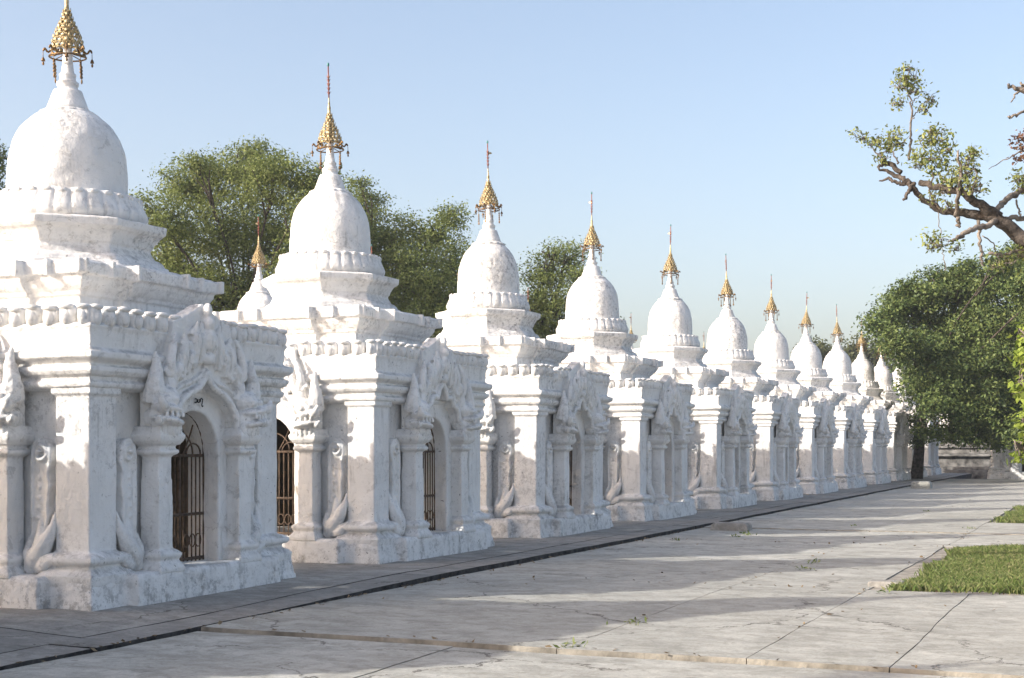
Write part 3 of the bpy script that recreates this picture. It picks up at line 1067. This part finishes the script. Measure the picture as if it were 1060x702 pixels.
# individual differences
for n, q in enumerate(front):
    if n:
        q.scale = (1, 1, rnd.uniform(.988, 1.012))
        q.rotation_euler = (rnd.uniform(-.006, .006), rnd.uniform(-.006, .006), rnd.uniform(-.012, .012))
    wide = 1.115 if n == 0 else rnd.uniform(.975, 1.03)
    grime = {0: 0, 1: 0, 2: 2, 3: 1, 4: 0, 5: 1, 6: 0, 7: 2, 8: 0, 9: 1, 10: 2, 11: 1}[n]
    for kind in ('wall', 'cornice', 'parapet', 'corner_pilaster', 'pediment', 'column', 'beast_figure', 'tail_scroll', 'plinth', 'lotus_moulding', 'roof_terrace', 'octagonal_terrace', 'dome', 'neck'):
        for c in kids(q, kind):
            low = kind not in ('roof_terrace', 'octagonal_terrace', 'dome', 'lotus_moulding')
            lev = (['plaster', 'plaster', 'plaster_mid'] if low else ['plaster_mid', 'plaster_top', 'plaster_dark'])[grime]
            c.material_slots[0].link = 'OBJECT'
            c.material_slots[0].material = M[lev]
    for kind in ('dome', 'lotus_moulding', 'octagonal_terrace'):
        for c in kids(q, kind):
            c.scale = (wide, wide, 1)
    for c in kids(q, 'finial'):
        c.rotation_euler = (rnd.uniform(-.03, .03), rnd.uniform(-.03, .03), rnd.uniform(0, 6))
    for c in kids(q, 'neck'):
        c.rotation_euler = (0, 0, rnd.uniform(0, 6))
    for c in kids(q, 'dome'):
        c.rotation_euler = (0, 0, rnd.uniform(0, 6))
        if n in (2, 5):
            c.material_slots[0].material = M['plaster_dark']
            c['label'] = 'dome blackened by lichen'

# the nearest shrine has plain ogee arches instead of lobed ones
og = worn('pediment', pediment_mb('ogee'), M['plaster'], proto, 0.0095, 0.016, 0.05, 1)
for c in kids(proto, 'pediment'):
    if c is not og:
        c.data = og.data
bpy.data.objects.remove(og)

# painted numerals over the nearest door
mb = MB()
zx = 1.685


def stroke(pts, r=.006):
    mb.tube(spline([(zx, y, z) for y, z in [(.035 + q[0] * .6, 1.985 + (q[1] - 2.0) * .6) for q in pts]], 5), r, 6)


stroke([(-.115, 2.045), (-.075, 2.05), (-.055, 2.02), (-.075, 1.985), (-.12, 1.985)])
stroke([(-.035, 2.04), (-.035, 1.995), (-.005, 1.985), (.02, 2.0), (.02, 2.045)])
stroke([(.05, 2.0), (.045, 2.04), (.075, 2.06), (.105, 2.04), (.10, 2.0), (.085, 1.95), (.10, 1.915), (.12, 1.93)])
plain('numerals', mb, M['ink'], proto, True)

# second row behind
BX = -19.1
hid = {3: 'small white shrine of the back row, seen between the first and second front shrines',
       6: 'back row shrine whose gilded finial shows before the small round tree',
       8: 'back row shrine whose dark finial tip shows right of the fourth front shrine'}
for n in range(2, 12):
    q = copy_tree(proto, None, ('pendant', 'numerals'))
    q.location = (BX, row_y(n) + .0, 0)
    for c in kids(q, 'pediment'):
        c.data = kids(front[1], 'pediment')[0].data
    for kind in ('dome', 'lotus_moulding', 'octagonal_terrace'):
        for c in kids(q, kind):
            c.scale = (.97, .97, 1)
    q['label'] = hid.get(n, 'white shrine of the back row directly behind the %s front shrine' % ORD[n])
    q['group'] = 'white pagoda shrines in the back row'

# shrine at the far right and one beyond the end wall
for (px, d, lab) in ((1071, 65.0, 'white shrine base under the dark tree at the right edge of the paving'),
                     (988, 96.0, 'white sunlit shrine behind the dark stained stone wall at the far end')):
    w = at(px, HOR, d)
    q = copy_tree(front[1], None, ('pendant',))
    q.location = (w.x, w.y, 0)
    q['label'] = lab
    q['group'] = 'white pagoda shrines beyond the path'

# inscribed marble slabs inside the nearer shrines
st = None
for n in range(0, 5):
    mb = MB()
    mb.extrude([(-.55, .285), (-.55, 1.35), (-.38, 1.62), (0, 1.76), (.38, 1.62), (.55, 1.35), (.55, .285)], lambda y, z: (-.06, y, z), lambda y, z: (.06, y, z))
    if st is None:
        st = plain('marble_slab', mb, M['marble'], None, False, 0.012)
        o = st
    else:
        o = st.copy()
        COL.objects.link(o)
    o.location = (AX, row_y(n), 0.002)
    tag(o, 'upright marble slab standing inside the %s front shrine behind its iron gate' % ORD[n], 'slab', 'marble slabs inside the shrines')


# ------------------------------------------------------------------ end wall, blocks
def slabrow(mb, a, b, t0, t1, z0, z1, nrm):
    d = (b - a)
    mb.add([a - nrm * t0, b - nrm * t0, b + nrm * t1, a + nrm * t1, a - nrm * t0 + Vector((0, 0, z1 - z0)), b - nrm * t0 + Vector((0, 0, z1 - z0)), b + nrm * t1 + Vector((0, 0, z1 - z0)), a + nrm * t1 + Vector((0, 0, z1 - z0))],
           [(3, 2, 1, 0), (4, 5, 6, 7), (0, 1, 5, 4), (1, 2, 6, 5), (2, 3, 7, 6), (3, 0, 4, 7)])


wall = thing('stone_wall', 'low stepped stone wall with black stains closing the far end of the path', 'wall', (-4, 80, 0))
for z0, z1, y0, y1 in ((-.3, .14, 79.2, 84), (.14, .30, 79.6, 84), (.30, .86, 80.0, 84), (.86, 1.0, 79.75, 84), (1.0, 1.30, 80.3, 84), (1.30, 1.42, 80.15, 84), (1.42, 1.62, 80.5, 84)):
    mb = MB()
    mb.box(-20, 14, y0 - 80, y1 - 80, z0, z1 - .003)
    o = plain('course', mb, M['stone'], wall, False, 0.015)
    o.location = (4, 0, 0)


def lump(name, x, y, z, sx, sy, sz, m, label, cat):
    mb = MB()
    mb.loft([[(sx * k * (1 if a in (0, 1) else -1), sy * k * (1 if a in (0, 3) else -1), zz) for a in (0, 3, 2, 1)] for zz, k in ((-.14, 1.0), (sz * .7, .96), (sz, .84))])
    o = worn(name, mb, m, None, 0.014, 0.03, 0.12, 1)
    o.location = (x, y, z)
    return tag(o, label, cat)


w = at(757, 549, (EYE - PZ) * F / (549 - HOR))
lump('stone_block', w.x, w.y, PZ, .36, .20, .14, M['terrace'], 'broken concrete lump lying across the terrace edge beside the path', 'stone block')
w = at(957, 506, (EYE - PZ) * F / (506 - HOR))
lump('stone_block', w.x - .1, w.y, PZ, .34, .34, .26, M['path'], 'small pale concrete block at terrace edge near the dark tree trunk', 'stone block')


# ------------------------------------------------------------------ vegetation
def leaf_mesh(name, pos, nrm, size, aspect=0.5):
    n = len(pos)
    rng = np.random.default_rng(7)
    ref = rng.normal(size=(n, 3))
    t = np.cross(nrm, ref)
    t /= np.linalg.norm(t, axis=1)[:, None] + 1e-9
    b = np.cross(nrm, t)
    L = size * (0.6 + 0.8 * rng.random(n))[:, None]
    W = L * aspect
    a0 = pos - t * L * .5
    a1 = pos + b * W * .5 - nrm * L * .08
    a2 = pos + t * L * .5 - nrm * L * .15
    a3 = pos - b * W * .5 - nrm * L * .08
    v = np.stack([a0, a1, a2, a3], 1).reshape(-1, 3).astype(np.float32)
    me = bpy.data.meshes.new(name)
    me.vertices.add(4 * n)
    me.vertices.foreach_set('co', v.ravel())
    me.loops.add(4 * n)
    me.loops.foreach_set('vertex_index', np.arange(4 * n, dtype=np.int32))
    me.polygons.add(n)
    me.polygons.foreach_set('loop_start', np.arange(0, 4 * n, 4, dtype=np.int32))
    me.polygons.foreach_set('loop_total', np.full(n, 4, dtype=np.int32))
    me.update(calc_edges=True)
    me.validate()
    return me


def crown_points(clumps, per_m2, tuft_r, leaves_per_tuft, seed, inner=0.15, up=0.45):
    """clumps: (x,y,z,rx,rz). Tufts sit near the surface of each uneven clump, leaves sit round each tuft"""
    rng = np.random.default_rng(seed)
    PP, NN = [], []
    for (x, y, z, rx, rz) in clumps:
        nt = max(4, int(per_m2 * 4 * PI * rx * (rx + rz) / 2))
        d = rng.normal(size=(nt, 3))
        d /= np.linalg.norm(d, axis=1)[:, None]
        fr = 1 - np.abs(rng.normal(size=nt)) * .22
        fr = np.where(rng.random(nt) < inner, rng.random(nt), fr)
        wob = 1 + .16 * np.sin(d[:, 0] * 5 + x) + .14 * np.sin(d[:, 2] * 6 + z) + .12 * np.sin(d[:, 1] * 7 + y)
        c = np.array([x, y, z]) + d * (fr * wob)[:, None] * np.array([rx, rx, rz])
        k = rng.poisson(leaves_per_tuft, nt) + 2
        idx = np.repeat(np.arange(nt), k)
        off = rng.normal(size=(len(idx), 3)) * tuft_r * .5
        off[:, 2] *= .6
        PP.append(c[idx] + off)
        nn = d[idx] * .5 + np.array([0, 0, up]) + rng.normal(size=(len(idx), 3)) * .55
        nn /= np.linalg.norm(nn, axis=1)[:, None]
        NN.append(nn)
    return np.concatenate(PP), np.concatenate(NN)


def tree(name, label, base, height, clumps, leafm, barkm, seed, per_m2=7, tuft=.4, lpt=16, leaf=.17, r0=.28, group=None, inner=.15, lean=(0, 0), twigs=10):
    rnd = random.Random(seed)
    root = thing(name, label, 'tree', base, group)
    mb = MB()
    fork = Vector((lean[0], lean[1], height * .34))
    mb.tube(spline([(0, 0, -.3), (.06 + lean[0] * .3, lean[1] * .3, height * .15), tuple(fork)], 5), lerp_list([r0 * 1.35, r0, r0 * .8], 5), 12)
    for (x, y, z, rx, rz) in clumps:
        c = Vector((x - base[0], y - base[1], z - base[2]))
        m = fork.lerp(c, .5) + Vector((rnd.uniform(-.5, .5), rnd.uniform(-.5, .5), rnd.uniform(.1, .7)))
        e = c + Vector((0, 0, rz * .3))
        rb = r0 * min(.6, .22 + .09 * rx)
        mb.tube(spline([tuple(fork), tuple(m), tuple(c), tuple(e)], 4), lerp_list([rb, rb * .62, rb * .3, .015], 4), 7)
        for k in range(twigs):
            d = Vector((rnd.gauss(0, 1), rnd.gauss(0, 1), rnd.gauss(.3, .8))).normalized()
            q = m.lerp(c, rnd.uniform(.4, 1))
            tip = c + Vector((d.x * rx, d.y * rx, d.z * rz)) * rnd.uniform(.75, 1.12)
            mid = q.lerp(tip, .5) + Vector((rnd.uniform(-.2, .2), rnd.uniform(-.2, .2), rnd.uniform(0, .3)))
            mb.tube([q, mid, tip], [.045, .028, .008], 5)
    plain('trunk', mb, barkm, root, True)
    P, N = crown_points(clumps, per_m2, tuft, lpt, seed, inner)
    P = P - np.array(base)
    link('crown', leaf_mesh('crown', P, N, leaf), leafm, root)
    return root


def pix_clumps(lst, depth, seed, jitter=2.0, flat=.8):
    """crown clumps given where they are seen: photo position and radius in pixels, at about that distance"""
    rnd = random.Random(seed)
    out = []
    for (px, py, pr) in lst:
        d = depth + rnd.uniform(-jitter, jitter)
        w = at(px, py, d)
        r = pr * d / F
        out.append((w.x, w.y, w.z, r, r * flat))
    return out


def ground_under(px, depth):
    w = at(px, HOR, depth)
    return (w.x, w.y, -.3)


G_BACK = 'leafy trees behind the back row'
# wide olive tree between the first and second domes
tree('leafy_tree', 'wide olive-green tree with grey twigs behind the first and second front shrines', ground_under(250, 56), 13.5,
     pix_clumps([(165, 225, 32), (200, 195, 36), (245, 180, 40), (160, 300, 40), (200, 335, 44), (250, 345, 46), (300, 330, 44), (345, 300, 36), (285, 185, 36), (322, 190, 30), (180, 265, 38), (230, 240, 46), (280, 240, 44), (330, 225, 40), (220, 300, 42), (265, 305, 40), (310, 285, 40), (170, 240, 20), (262, 160, 20), (205, 172, 16)], 56, 1, 2.4),
     M['leaf_back'], M['bark'], 11, 6.2, .46, 46, .115, .24, G_BACK, inner=.4, twigs=5)
tree('leafy_tree', 'green tree right of the second dome, lower than the wide olive tree', ground_under(425, 60), 11.5,
     pix_clumps([(375, 215, 26), (375, 320, 40), (415, 335, 40), (470, 335, 34), (480, 300, 22), (350, 265, 30), (400, 245, 34), (425, 275, 36), (395, 290, 38), (452, 245, 28), (465, 225, 16), (440, 300, 40), (468, 275, 26), (360, 240, 26), (372, 190, 12), (455, 320, 30)], 60, 2, 2.0),
     M['leaf_back'], M['bark'], 12, 6.2, .46, 46, .115, .22, G_BACK, inner=.4, twigs=4)
tree('leafy_tree', 'small round green tree between the third and fourth domes', ground_under(580, 62), 10.0,
     pix_clumps([(560, 285, 24), (570, 345, 32), (545, 340, 26), (610, 345, 28), (585, 265, 22), (602, 285, 20), (575, 310, 28), (600, 320, 26), (555, 315, 22), (568, 262, 10)], 62, 3, 1.4),
     M['leaf_back'], M['bark'], 13, 5.0, .48, 46, .11, .2, G_BACK, inner=.3)
tree('leafy_tree', 'dark tree cut by left picture edge behind the nearest dome', ground_under(-35, 50), 12.0,
     pix_clumps([(-8, 168, 20), (-30, 160, 28), (-30, 210, 36), (-2, 205, 18), (-60, 190, 36), (-60, 240, 40), (-15, 245, 30)], 50, 4, 1.2),
     M['leaf_dark'], M['bark'], 14, 5.0, .48, 46, .115, .25, G_BACK, inner=.3)
G_FAR = 'far trees seen low between the domes'
for k, (px, py, pr, d, lab) in enumerate(((845, 352, 14, 120, 'far hazy tree low behind the eighth and ninth domes'), (893, 352, 16, 125, 'far hazy tree low between the ninth and tenth domes'), (720, 395, 18, 120, 'far hazy tree hidden low behind the fifth shrine'))):
    tree('far_tree', lab, ground_under(px, d), 9.5, pix_clumps([(px - pr * .7, py + 14, pr), (px + pr * .7, py + 16, pr), (px, py + 8, pr), (px, py + 34, pr * 1.5), (px + pr * 1.5, py + 36, pr)], d, 40 + k, 1.5),
         M['leaf_far'], M['bark'], 60 + k, 2.4, .6, 14, .30, .25, G_FAR)

# dark dense tree over the end of the row
base = at(948, HOR, 63.5)
dk = [(915, 332, 16), (932, 322, 22), (957, 308, 26), (985, 298, 26), (1015, 296, 28), (1045, 288, 26), (935, 355, 20), (955, 365, 28), (982, 345, 36), (1020, 340, 40), (1060, 335, 40), (922, 352, 11),
      (950, 392, 18), (972, 398, 28), (1002, 390, 36), (1040, 385, 40), (963, 422, 13), (988, 422, 22), (1015, 420, 28), (1045, 420, 30), (1075, 400, 40), (903, 335, 9), (1025, 440, 20), (1050, 443, 22), (1008, 440, 14), (1080, 440, 28), (1078, 300, 34),
      (945, 436, 6), (958, 446, 6), (968, 447, 7), (994, 446, 8), (952, 452, 9), (985, 450, 12), (1002, 452, 12), (1032, 452, 14), (1000, 281, 13), (1035, 270, 13), (1060, 262, 16), (940, 300, 9), (925, 308, 7), (970, 285, 9)]
tree('dense_tree', 'dense dark green tree overhanging the far end of the shrine row', (base.x, base.y, -.02), 9.0, pix_clumps(dk, 60.5, 5, 3.0, .78),
     M['leaf_dark'], M['bark'], 15, 6.2, .50, 66, .145, .22, None, .3, (.3, 0), 2)

# old tree at the right whose half-bare limb reaches into the sky
LD = 24.0


def lp(x, y, d=0.0):
    return at(860 + x / 2.925, 50 + y / 2.925, LD + d)


tb = at(1275, HOR, 23.0)
old = thing('old_tree', 'old tree outside the right edge reaching a gnarled half-bare limb into the sky', 'tree', (tb.x, tb.y, -.3))


def rel(q):
    return Vector(q) - Vector((tb.x, tb.y, -.3))


def wob(pts, n, amp, seed):
    r = random.Random(seed)
    out = spline(pts, n)
    return [q + Vector((r.uniform(-amp, amp), r.uniform(-amp, amp), r.uniform(-amp, amp))) for q in out]


mb = MB()
trunk_top = at(1262, 250, 23)
mb.tube(spline([(0, 0, 0), rel(at(1270, 400, 23)), rel(trunk_top), rel(at(1245, 40, 23)), rel(at(1230, -150, 23))], 6), lerp_list([.55, .42, .38, .3, .12], 6), 14)
plain('trunk', mb, M['bark'], old, True)


def limb(pts, rads, seed, m='bark', amp=.022):
    mb.tube([rel(q) for q in wob([lp(*p) for p in pts], 6, amp, seed)], [q * .86 for q in lerp_list(rads, 6)], 9)


mb = MB()
limb([(1175, 720, -1), (860, 700, -.8), (690, 640, -.4), (585, 578), (500, 515), (400, 500, .2), (330, 490, .3), (275, 450, .4), (240, 408, .4), (195, 385, .5), (140, 362, .6)], [.32, .24, .18, .145, .12, .082, .06, .055, .06, .045, .02], 1)
limb([(505, 510), (440, 465, -.1), (400, 440, -.2), (340, 425, -.1), (270, 408, .3)], [.12, .085, .07, .065, .06], 2)
limb([(215, 375, .5), (175, 350, .6), (140, 360, .7)], [.05, .05, .03], 3)
limb([(245, 410, .4), (200, 408, .5), (172, 395, .6), (142, 402, .7)], [.05, .035, .03, .008], 4)
limb([(250, 412, .4), (232, 440, .3), (220, 460, .3)], [.05, .035, .025], 5)
plain('limb', mb, M['bark'], old, True)
mb = MB()
limb([(492, 500), (510, 480, .2), (545, 450, .4), (590, 428, .6), (700, 400, .6), (900, 500, .2), (1126, 640, -1)], [.06, .055, .06, .06, .09, .12, .16], 6)
limb([(500, 512), (560, 515, .3), (620, 508, .5), (720, 440, .5)], [.05, .05, .05, .04], 7)
limb([(500, 518), (470, 540, -.3), (425, 548, -.5), (390, 572, -.6), (362, 584, -.7)], [.06, .055, .05, .045, .02], 8)
limb([(378, 505, .1), (385, 450, -.2), (392, 380, -.3), (384, 310, -.3)], [.045, .04, .035, .02], 9)
limb([(380, 500, .1), (384, 525, .1), (388, 542, .1)], [.04, .04, .03], 10)
limb([(447, 525, -.1), (452, 580, -.2), (455, 620, -.2), (458, 656, -.2)], [.035, .03, .03, .018], 11)
limb([(238, 340, .5), (243, 270, .5), (245, 200, .4), (238, 140, .3), (225, 112, .3)], [.026, .022, .02, .014, .006], 12)
limb([(247, 215, .4), (265, 190, .4), (282, 180, .4)], [.012, .010, .004], 13)
limb([(245, 175, .4), (255, 155, .4), (272, 140, .4)], [.012, .010, .004], 13)
limb([(170, 345, .6), (130, 310, .6), (120, 275, .6)], [.02, .012, .005], 14)
limb([(205, 350, .5), (190, 320, .5), (185, 285, .5)], [.02, .012, .005], 14)
limb([(535, 112, 1), (575, 128, 1), (650, 150, 1), (760, 230, 1), (950, 420, .2), (1126, 600, -1)], [.03, .05, .06, .09, .13, .16], 15)
limb([(546, 162, 1), (560, 140, 1), (580, 130, 1)], [.012, .02, .03], 15)
limb([(538, 209, .9), (560, 203, .9), (600, 190, .9), (690, 240, .9), (860, 330, .5)], [.03, .025, .03, .06, .08], 16)
limb([(575, 105, 1), (585, 118, 1), (600, 130, 1)], [.02, .03, .04], 17)
limb([(480, 365, .6), (540, 330, .6), (600, 310, .7), (700, 350, .7), (830, 320, .5)], [.006, .012, .018, .03, .045], 18)
limb([(560, 460, .4), (572, 490, .4), (570, 512, .3)], [.02, .018, .02], 19)
limb([(455, 570, -.2), (490, 590, -.1), (510, 640, 0), (520, 680, 0)], [.012, .012, .01, .006], 20)
limb([(480, 622, 0), (530, 625, 0), (590, 612, 0), (690, 635, -.3), (760, 668, -.6)], [.03, .03, .035, .06, .08], 21)
limb([(330, 490, .3), (300, 440, .2), (310, 380, .1), (300, 320, .1)], [.03, .022, .015, .006], 22)
limb([(420, 455, -.2), (440, 400, -.3), (430, 340, -.3)], [.03, .02, .006], 23)
limb([(368, 584, -.7), (340, 580, -.8), (315, 575, -.8)], [.012, .008, .004], 24)
plain('limb', mb, M['barkpale'], old, True)
mb = MB()
limb([(325, 492, .3), (331, 560, .3), (340, 620, .3), (345, 672, .3)], [.009, .009, .009, .008], 30)
plain('hanging_vine', mb, M['barkpale'], old, True)


def limb_clumps(lst, seed):
    out = []
    r = random.Random(seed)
    for (x, y, pr, d) in lst:
        w = lp(x, y, d)
        rr = pr / 2.925 * LD / F
        out.append((w.x, w.y, w.z, rr, rr * .8))
    return out


lf = limb_clumps([(240, 80, 34, .3), (215, 110, 30, .3), (255, 120, 34, .4), (205, 160, 26, .4), (300, 150, 24, .4), (285, 180, 18, .4), (230, 60, 16, .3), (90, 262, 28, .6), (130, 280, 30, .6), (165, 300, 34, .6), (205, 280, 34, .5), (190, 265, 28, .5), (155, 330, 22, .6),
                  (290, 270, 36, .1), (325, 265, 36, .1), (345, 300, 36, .1), (285, 320, 40, .1), (320, 345, 40, .1), (265, 350, 26, .2), (310, 250, 22, .1), (420, 325, 26, -.3), (435, 310, 18, -.3), (415, 345, 18, -.3), (360, 385, 42, -.1), (400, 400, 44, -.2), (440, 420, 34, -.3), (350, 425, 30, -.1), (410, 370, 28, -.2), (310, 450, 26, .2), (355, 470, 22, 0),
                  (310, 575, 30, -.8), (330, 590, 24, -.8), (380, 604, 16, -.6), (300, 600, 16, -.8), (570, 390, 30, .5), (590, 410, 34, .5), (540, 640, 26, 0), (580, 620, 30, 0), (620, 640, 40, 0), (500, 655, 18, 0)], 1)
mb = MB()
r = random.Random(31)
for (x, y, z, rx, rz) in lf:
    for k in range(10):
        d = Vector((r.gauss(0, 1), r.gauss(0, 1), r.gauss(0, 1))).normalized()
        e = Vector((x + d.x * rx * 1.15, y + d.y * rx * 1.15, z + d.z * rz * 1.15))
        c = Vector((x, y, z - rz * .6)) + Vector((r.uniform(-.5, .5) * rx, r.uniform(-.5, .5) * rx, 0))
        mb.tube([rel(c), rel(c.lerp(e, .5) + Vector((r.uniform(-.05, .05), r.uniform(-.05, .05), r.uniform(-.03, .05)))), rel(e)], [.010, .006, .002], 4)
plain('twigs', mb, M['barkpale'], old, True)['kind'] = 'stuff'
P, N = crown_points(lf, 30, .16, 8, 77, .4)
link('crown', leaf_mesh('crown', P - np.array((tb.x, tb.y, -.3)), N, .072, .5), M['leaf_limb'], old)
rf = limb_clumps([(570, 275, 20, .6), (585, 300, 24, .6), (565, 340, 18, .6), (600, 330, 26, .6), (590, 260, 16, .6)], 2)
P, N = crown_points(rf, 26, .12, 6, 78, .3)
o = link('dry_sprays', leaf_mesh('dry_sprays', P - np.array((tb.x, tb.y, -.3)), N, .08, .55), M['leaf_red'], old)
o['label'] = 'reddish dry leaf sprays'

# fresh green young tree cut by the right edge
yb = at(1090, HOR, 31.0)
tree('young_tree', 'bright yellow-green young tree cut by the right picture edge', (yb.x, yb.y, -.3), 4.6,
     pix_clumps([(1066, 345, 14), (1070, 375, 18), (1060, 402, 13), (1075, 410, 20), (1064, 440, 14), (1072, 460, 16), (1060, 470, 9), (1090, 360, 30), (1095, 420, 34)], 31, 6, .6, .9),
     M['leaf_young'], M['barkpale'], 16, 16, .22, 7, .17, .07)


# grass beds
def grass(name, x0, x1, y0, y1, n, label_hole, seed, h=.10):
    rng = np.random.default_rng(seed)
    x = rng.uniform(x0, x1, n)
    y = rng.uniform(y0, y1, n)
    # ragged outline
    edge = np.minimum(np.minimum(x - x0, y - y0), y1 - y)
    keep = edge > .08 + .30 * rng.random(n) ** 2 + .16 * np.sin(x * 3.1 + y * 2.3) * np.sin(y * 4.7) + rng.normal(size=n) * .05
    keep &= (np.sin(x * 2.3 + 1.1 * np.sin(y * 1.9)) + np.sin(y * 2.9 + 1.3 * np.sin(x * 2.2)) + rng.normal(size=n) * .55) > -1.15
    x, y = x[keep], y[keep]
    n = len(x)
    hh = h * (.5 + rng.random(n)) * (1 + .35 * np.sin(x * 1.7) * np.sin(y * 2.1))
    a = rng.uniform(0, 2 * PI, n)
    w = .004 + .004 * rng.random(n)
    lx, ly = rng.normal(size=n) * .5 * hh, rng.normal(size=n) * .5 * hh
    z0 = np.full(n, PZ - .03)
    b0 = np.stack([x - w * np.cos(a), y - w * np.sin(a), z0], 1)
    b1 = np.stack([x + w * np.cos(a), y + w * np.sin(a), z0], 1)
    m1 = np.stack([x + lx * .4 + w * .7 * np.cos(a), y + ly * .4 + w * .7 * np.sin(a), z0 + .03 + hh * .6], 1)
    t = np.stack([x + lx, y + ly, z0 + .03 + hh], 1)
    v = np.stack([b0, b1, m1, t], 1).reshape(-1, 3).astype(np.float32)
    me = bpy.data.meshes.new(name)
    me.vertices.add(4 * n)
    me.vertices.foreach_set('co', v.ravel())
    me.loops.add(4 * n)
    me.loops.foreach_set('vertex_index', np.arange(4 * n, dtype=np.int32))
    me.polygons.add(n)
    me.polygons.foreach_set('loop_start', np.arange(0, 4 * n, 4, dtype=np.int32))
    me.polygons.foreach_set('loop_total', np.full(n, 4, dtype=np.int32))
    me.update(calc_edges=True)
    o = link(name, me, M['grass'])
    o['kind'] = 'stuff'
    tag(o, label_hole, 'grass')
    return o


mb = MB()
for y0, y1 in ((16.15, 23.2), (30.45, 37.95), (42.05, 46.45)):
    nx, ny = 24, 16
    vs = [(-2.6 + 10.6 * i / nx, y0 + (y1 - y0) * j / ny, PZ - .045 + .02 * noise.noise((i * .7, j * .9, y0))) for j in range(ny + 1) for i in range(nx + 1)]
    mb.add(vs, [(j * (nx + 1) + i, j * (nx + 1) + i + 1, (j + 1) * (nx + 1) + i + 1, (j + 1) * (nx + 1) + i) for j in range(ny) for i in range(nx)])
structure(plain('grass_soil', mb, M['soil']))
grass('grass', -2.42, 4.0, 16.1, 23.25, 190000, 'bright green grass bed beside the path at right', 1, .055)
grass('grass', -2.6, 4.0, 30.4, 38.0, 70000, 'second strip of grass farther along the right of the path', 2, .07)
grass('grass', -2.6, 4.0, 42.0, 46.5, 16000, 'thin far strip of grass beside the path', 3, .06)

# weeds
rng = np.random.default_rng(4)
cl = []
for (x, y) in [(at(px, py, (EYE - PZ) * F / (py - HOR)).x, at(px, py, (EYE - PZ) * F / (py - HOR)).y) for px, py in ((775, 554), (770, 552), (842, 583), (655, 646), (760, 556), (925, 610), (915, 613), (835, 590), (596, 669), (700, 560), (690, 548), (885, 545), (960, 530), (1005, 548))]:
    k = 18
    q = np.stack([rng.normal(x, .05, k), rng.normal(y, .09, k), rng.uniform(.005, .04, k) + PZ], 1)
    cl.append(q)
P = np.concatenate(cl)
N = rng.normal(size=P.shape) * .6 + np.array([0, 0, .7])
N /= np.linalg.norm(N, axis=1)[:, None]
o = link('weeds', leaf_mesh('weeds', P, N, .06, .3), M['grass'])
o['kind'] = 'stuff'
tag(o, 'small weeds sprouting from cracks in the path', 'weeds')
w = at(923, 607, (EYE - PZ) * F / (607 - HOR))
lump('stone_block', w.x - .05, w.y, PZ, .20, .12, .06, M['terrace'], 'broken bit of kerb at the near corner of the grass bed', 'stone block')

# fallen leaves and weeds in the joints
rng = np.random.default_rng(9)
pts = []
for k in range(900):
    c = rng.random()
    if c < .55:
        pts.append((EDGE + .02 + abs(rng.normal()) * .07, rng.uniform(7, 66)))
    elif c < .75:
        pts.append((rng.choice([-4.1, -2.63, -1.58]) + rng.normal() * .05, rng.uniform(11, 50)))
    elif c < .9:
        pts.append((rng.uniform(-7.3, 0), rng.choice([10.6, 16.1, 26.75, 23.25]) + rng.normal() * .06))
    else:
        pts.append((rng.uniform(-7.3, 1), rng.uniform(11, 60)))
pts = np.array(pts)
P = np.stack([pts[:, 0], pts[:, 1], np.full(len(pts), PZ + .012)], 1)
N = rng.normal(size=P.shape) * .35 + np.array([0, 0, 1])
N /= np.linalg.norm(N, axis=1)[:, None]
o = link('fallen_leaves', leaf_mesh('fallen_leaves', P, N, .05, .6), M['straw'])
o['kind'] = 'stuff'
tag(o, 'dry fallen leaves and twigs lying along the paving joints', 'leaves')

# the season's milky air
haze = MB()
haze.box(-400, 400, -120, 700, -1.3, 40)
m, n, l, b, out = mat('air')
n.remove(b)
pv = n.new('ShaderNodeVolumePrincipled')
pv.inputs['Color'].default_value = (0.86, 0.93, 1.0, 1)
pv.inputs['Density'].default_value = 0.0005
pv.inputs['Anisotropy'].default_value = 0.2
l.new(pv.outputs[0], out.inputs['Volume'])
hz = plain('haze', haze, m)
hz['kind'] = 'stuff'
tag(hz, 'thin pale haze hanging in the air over the whole place', 'haze')
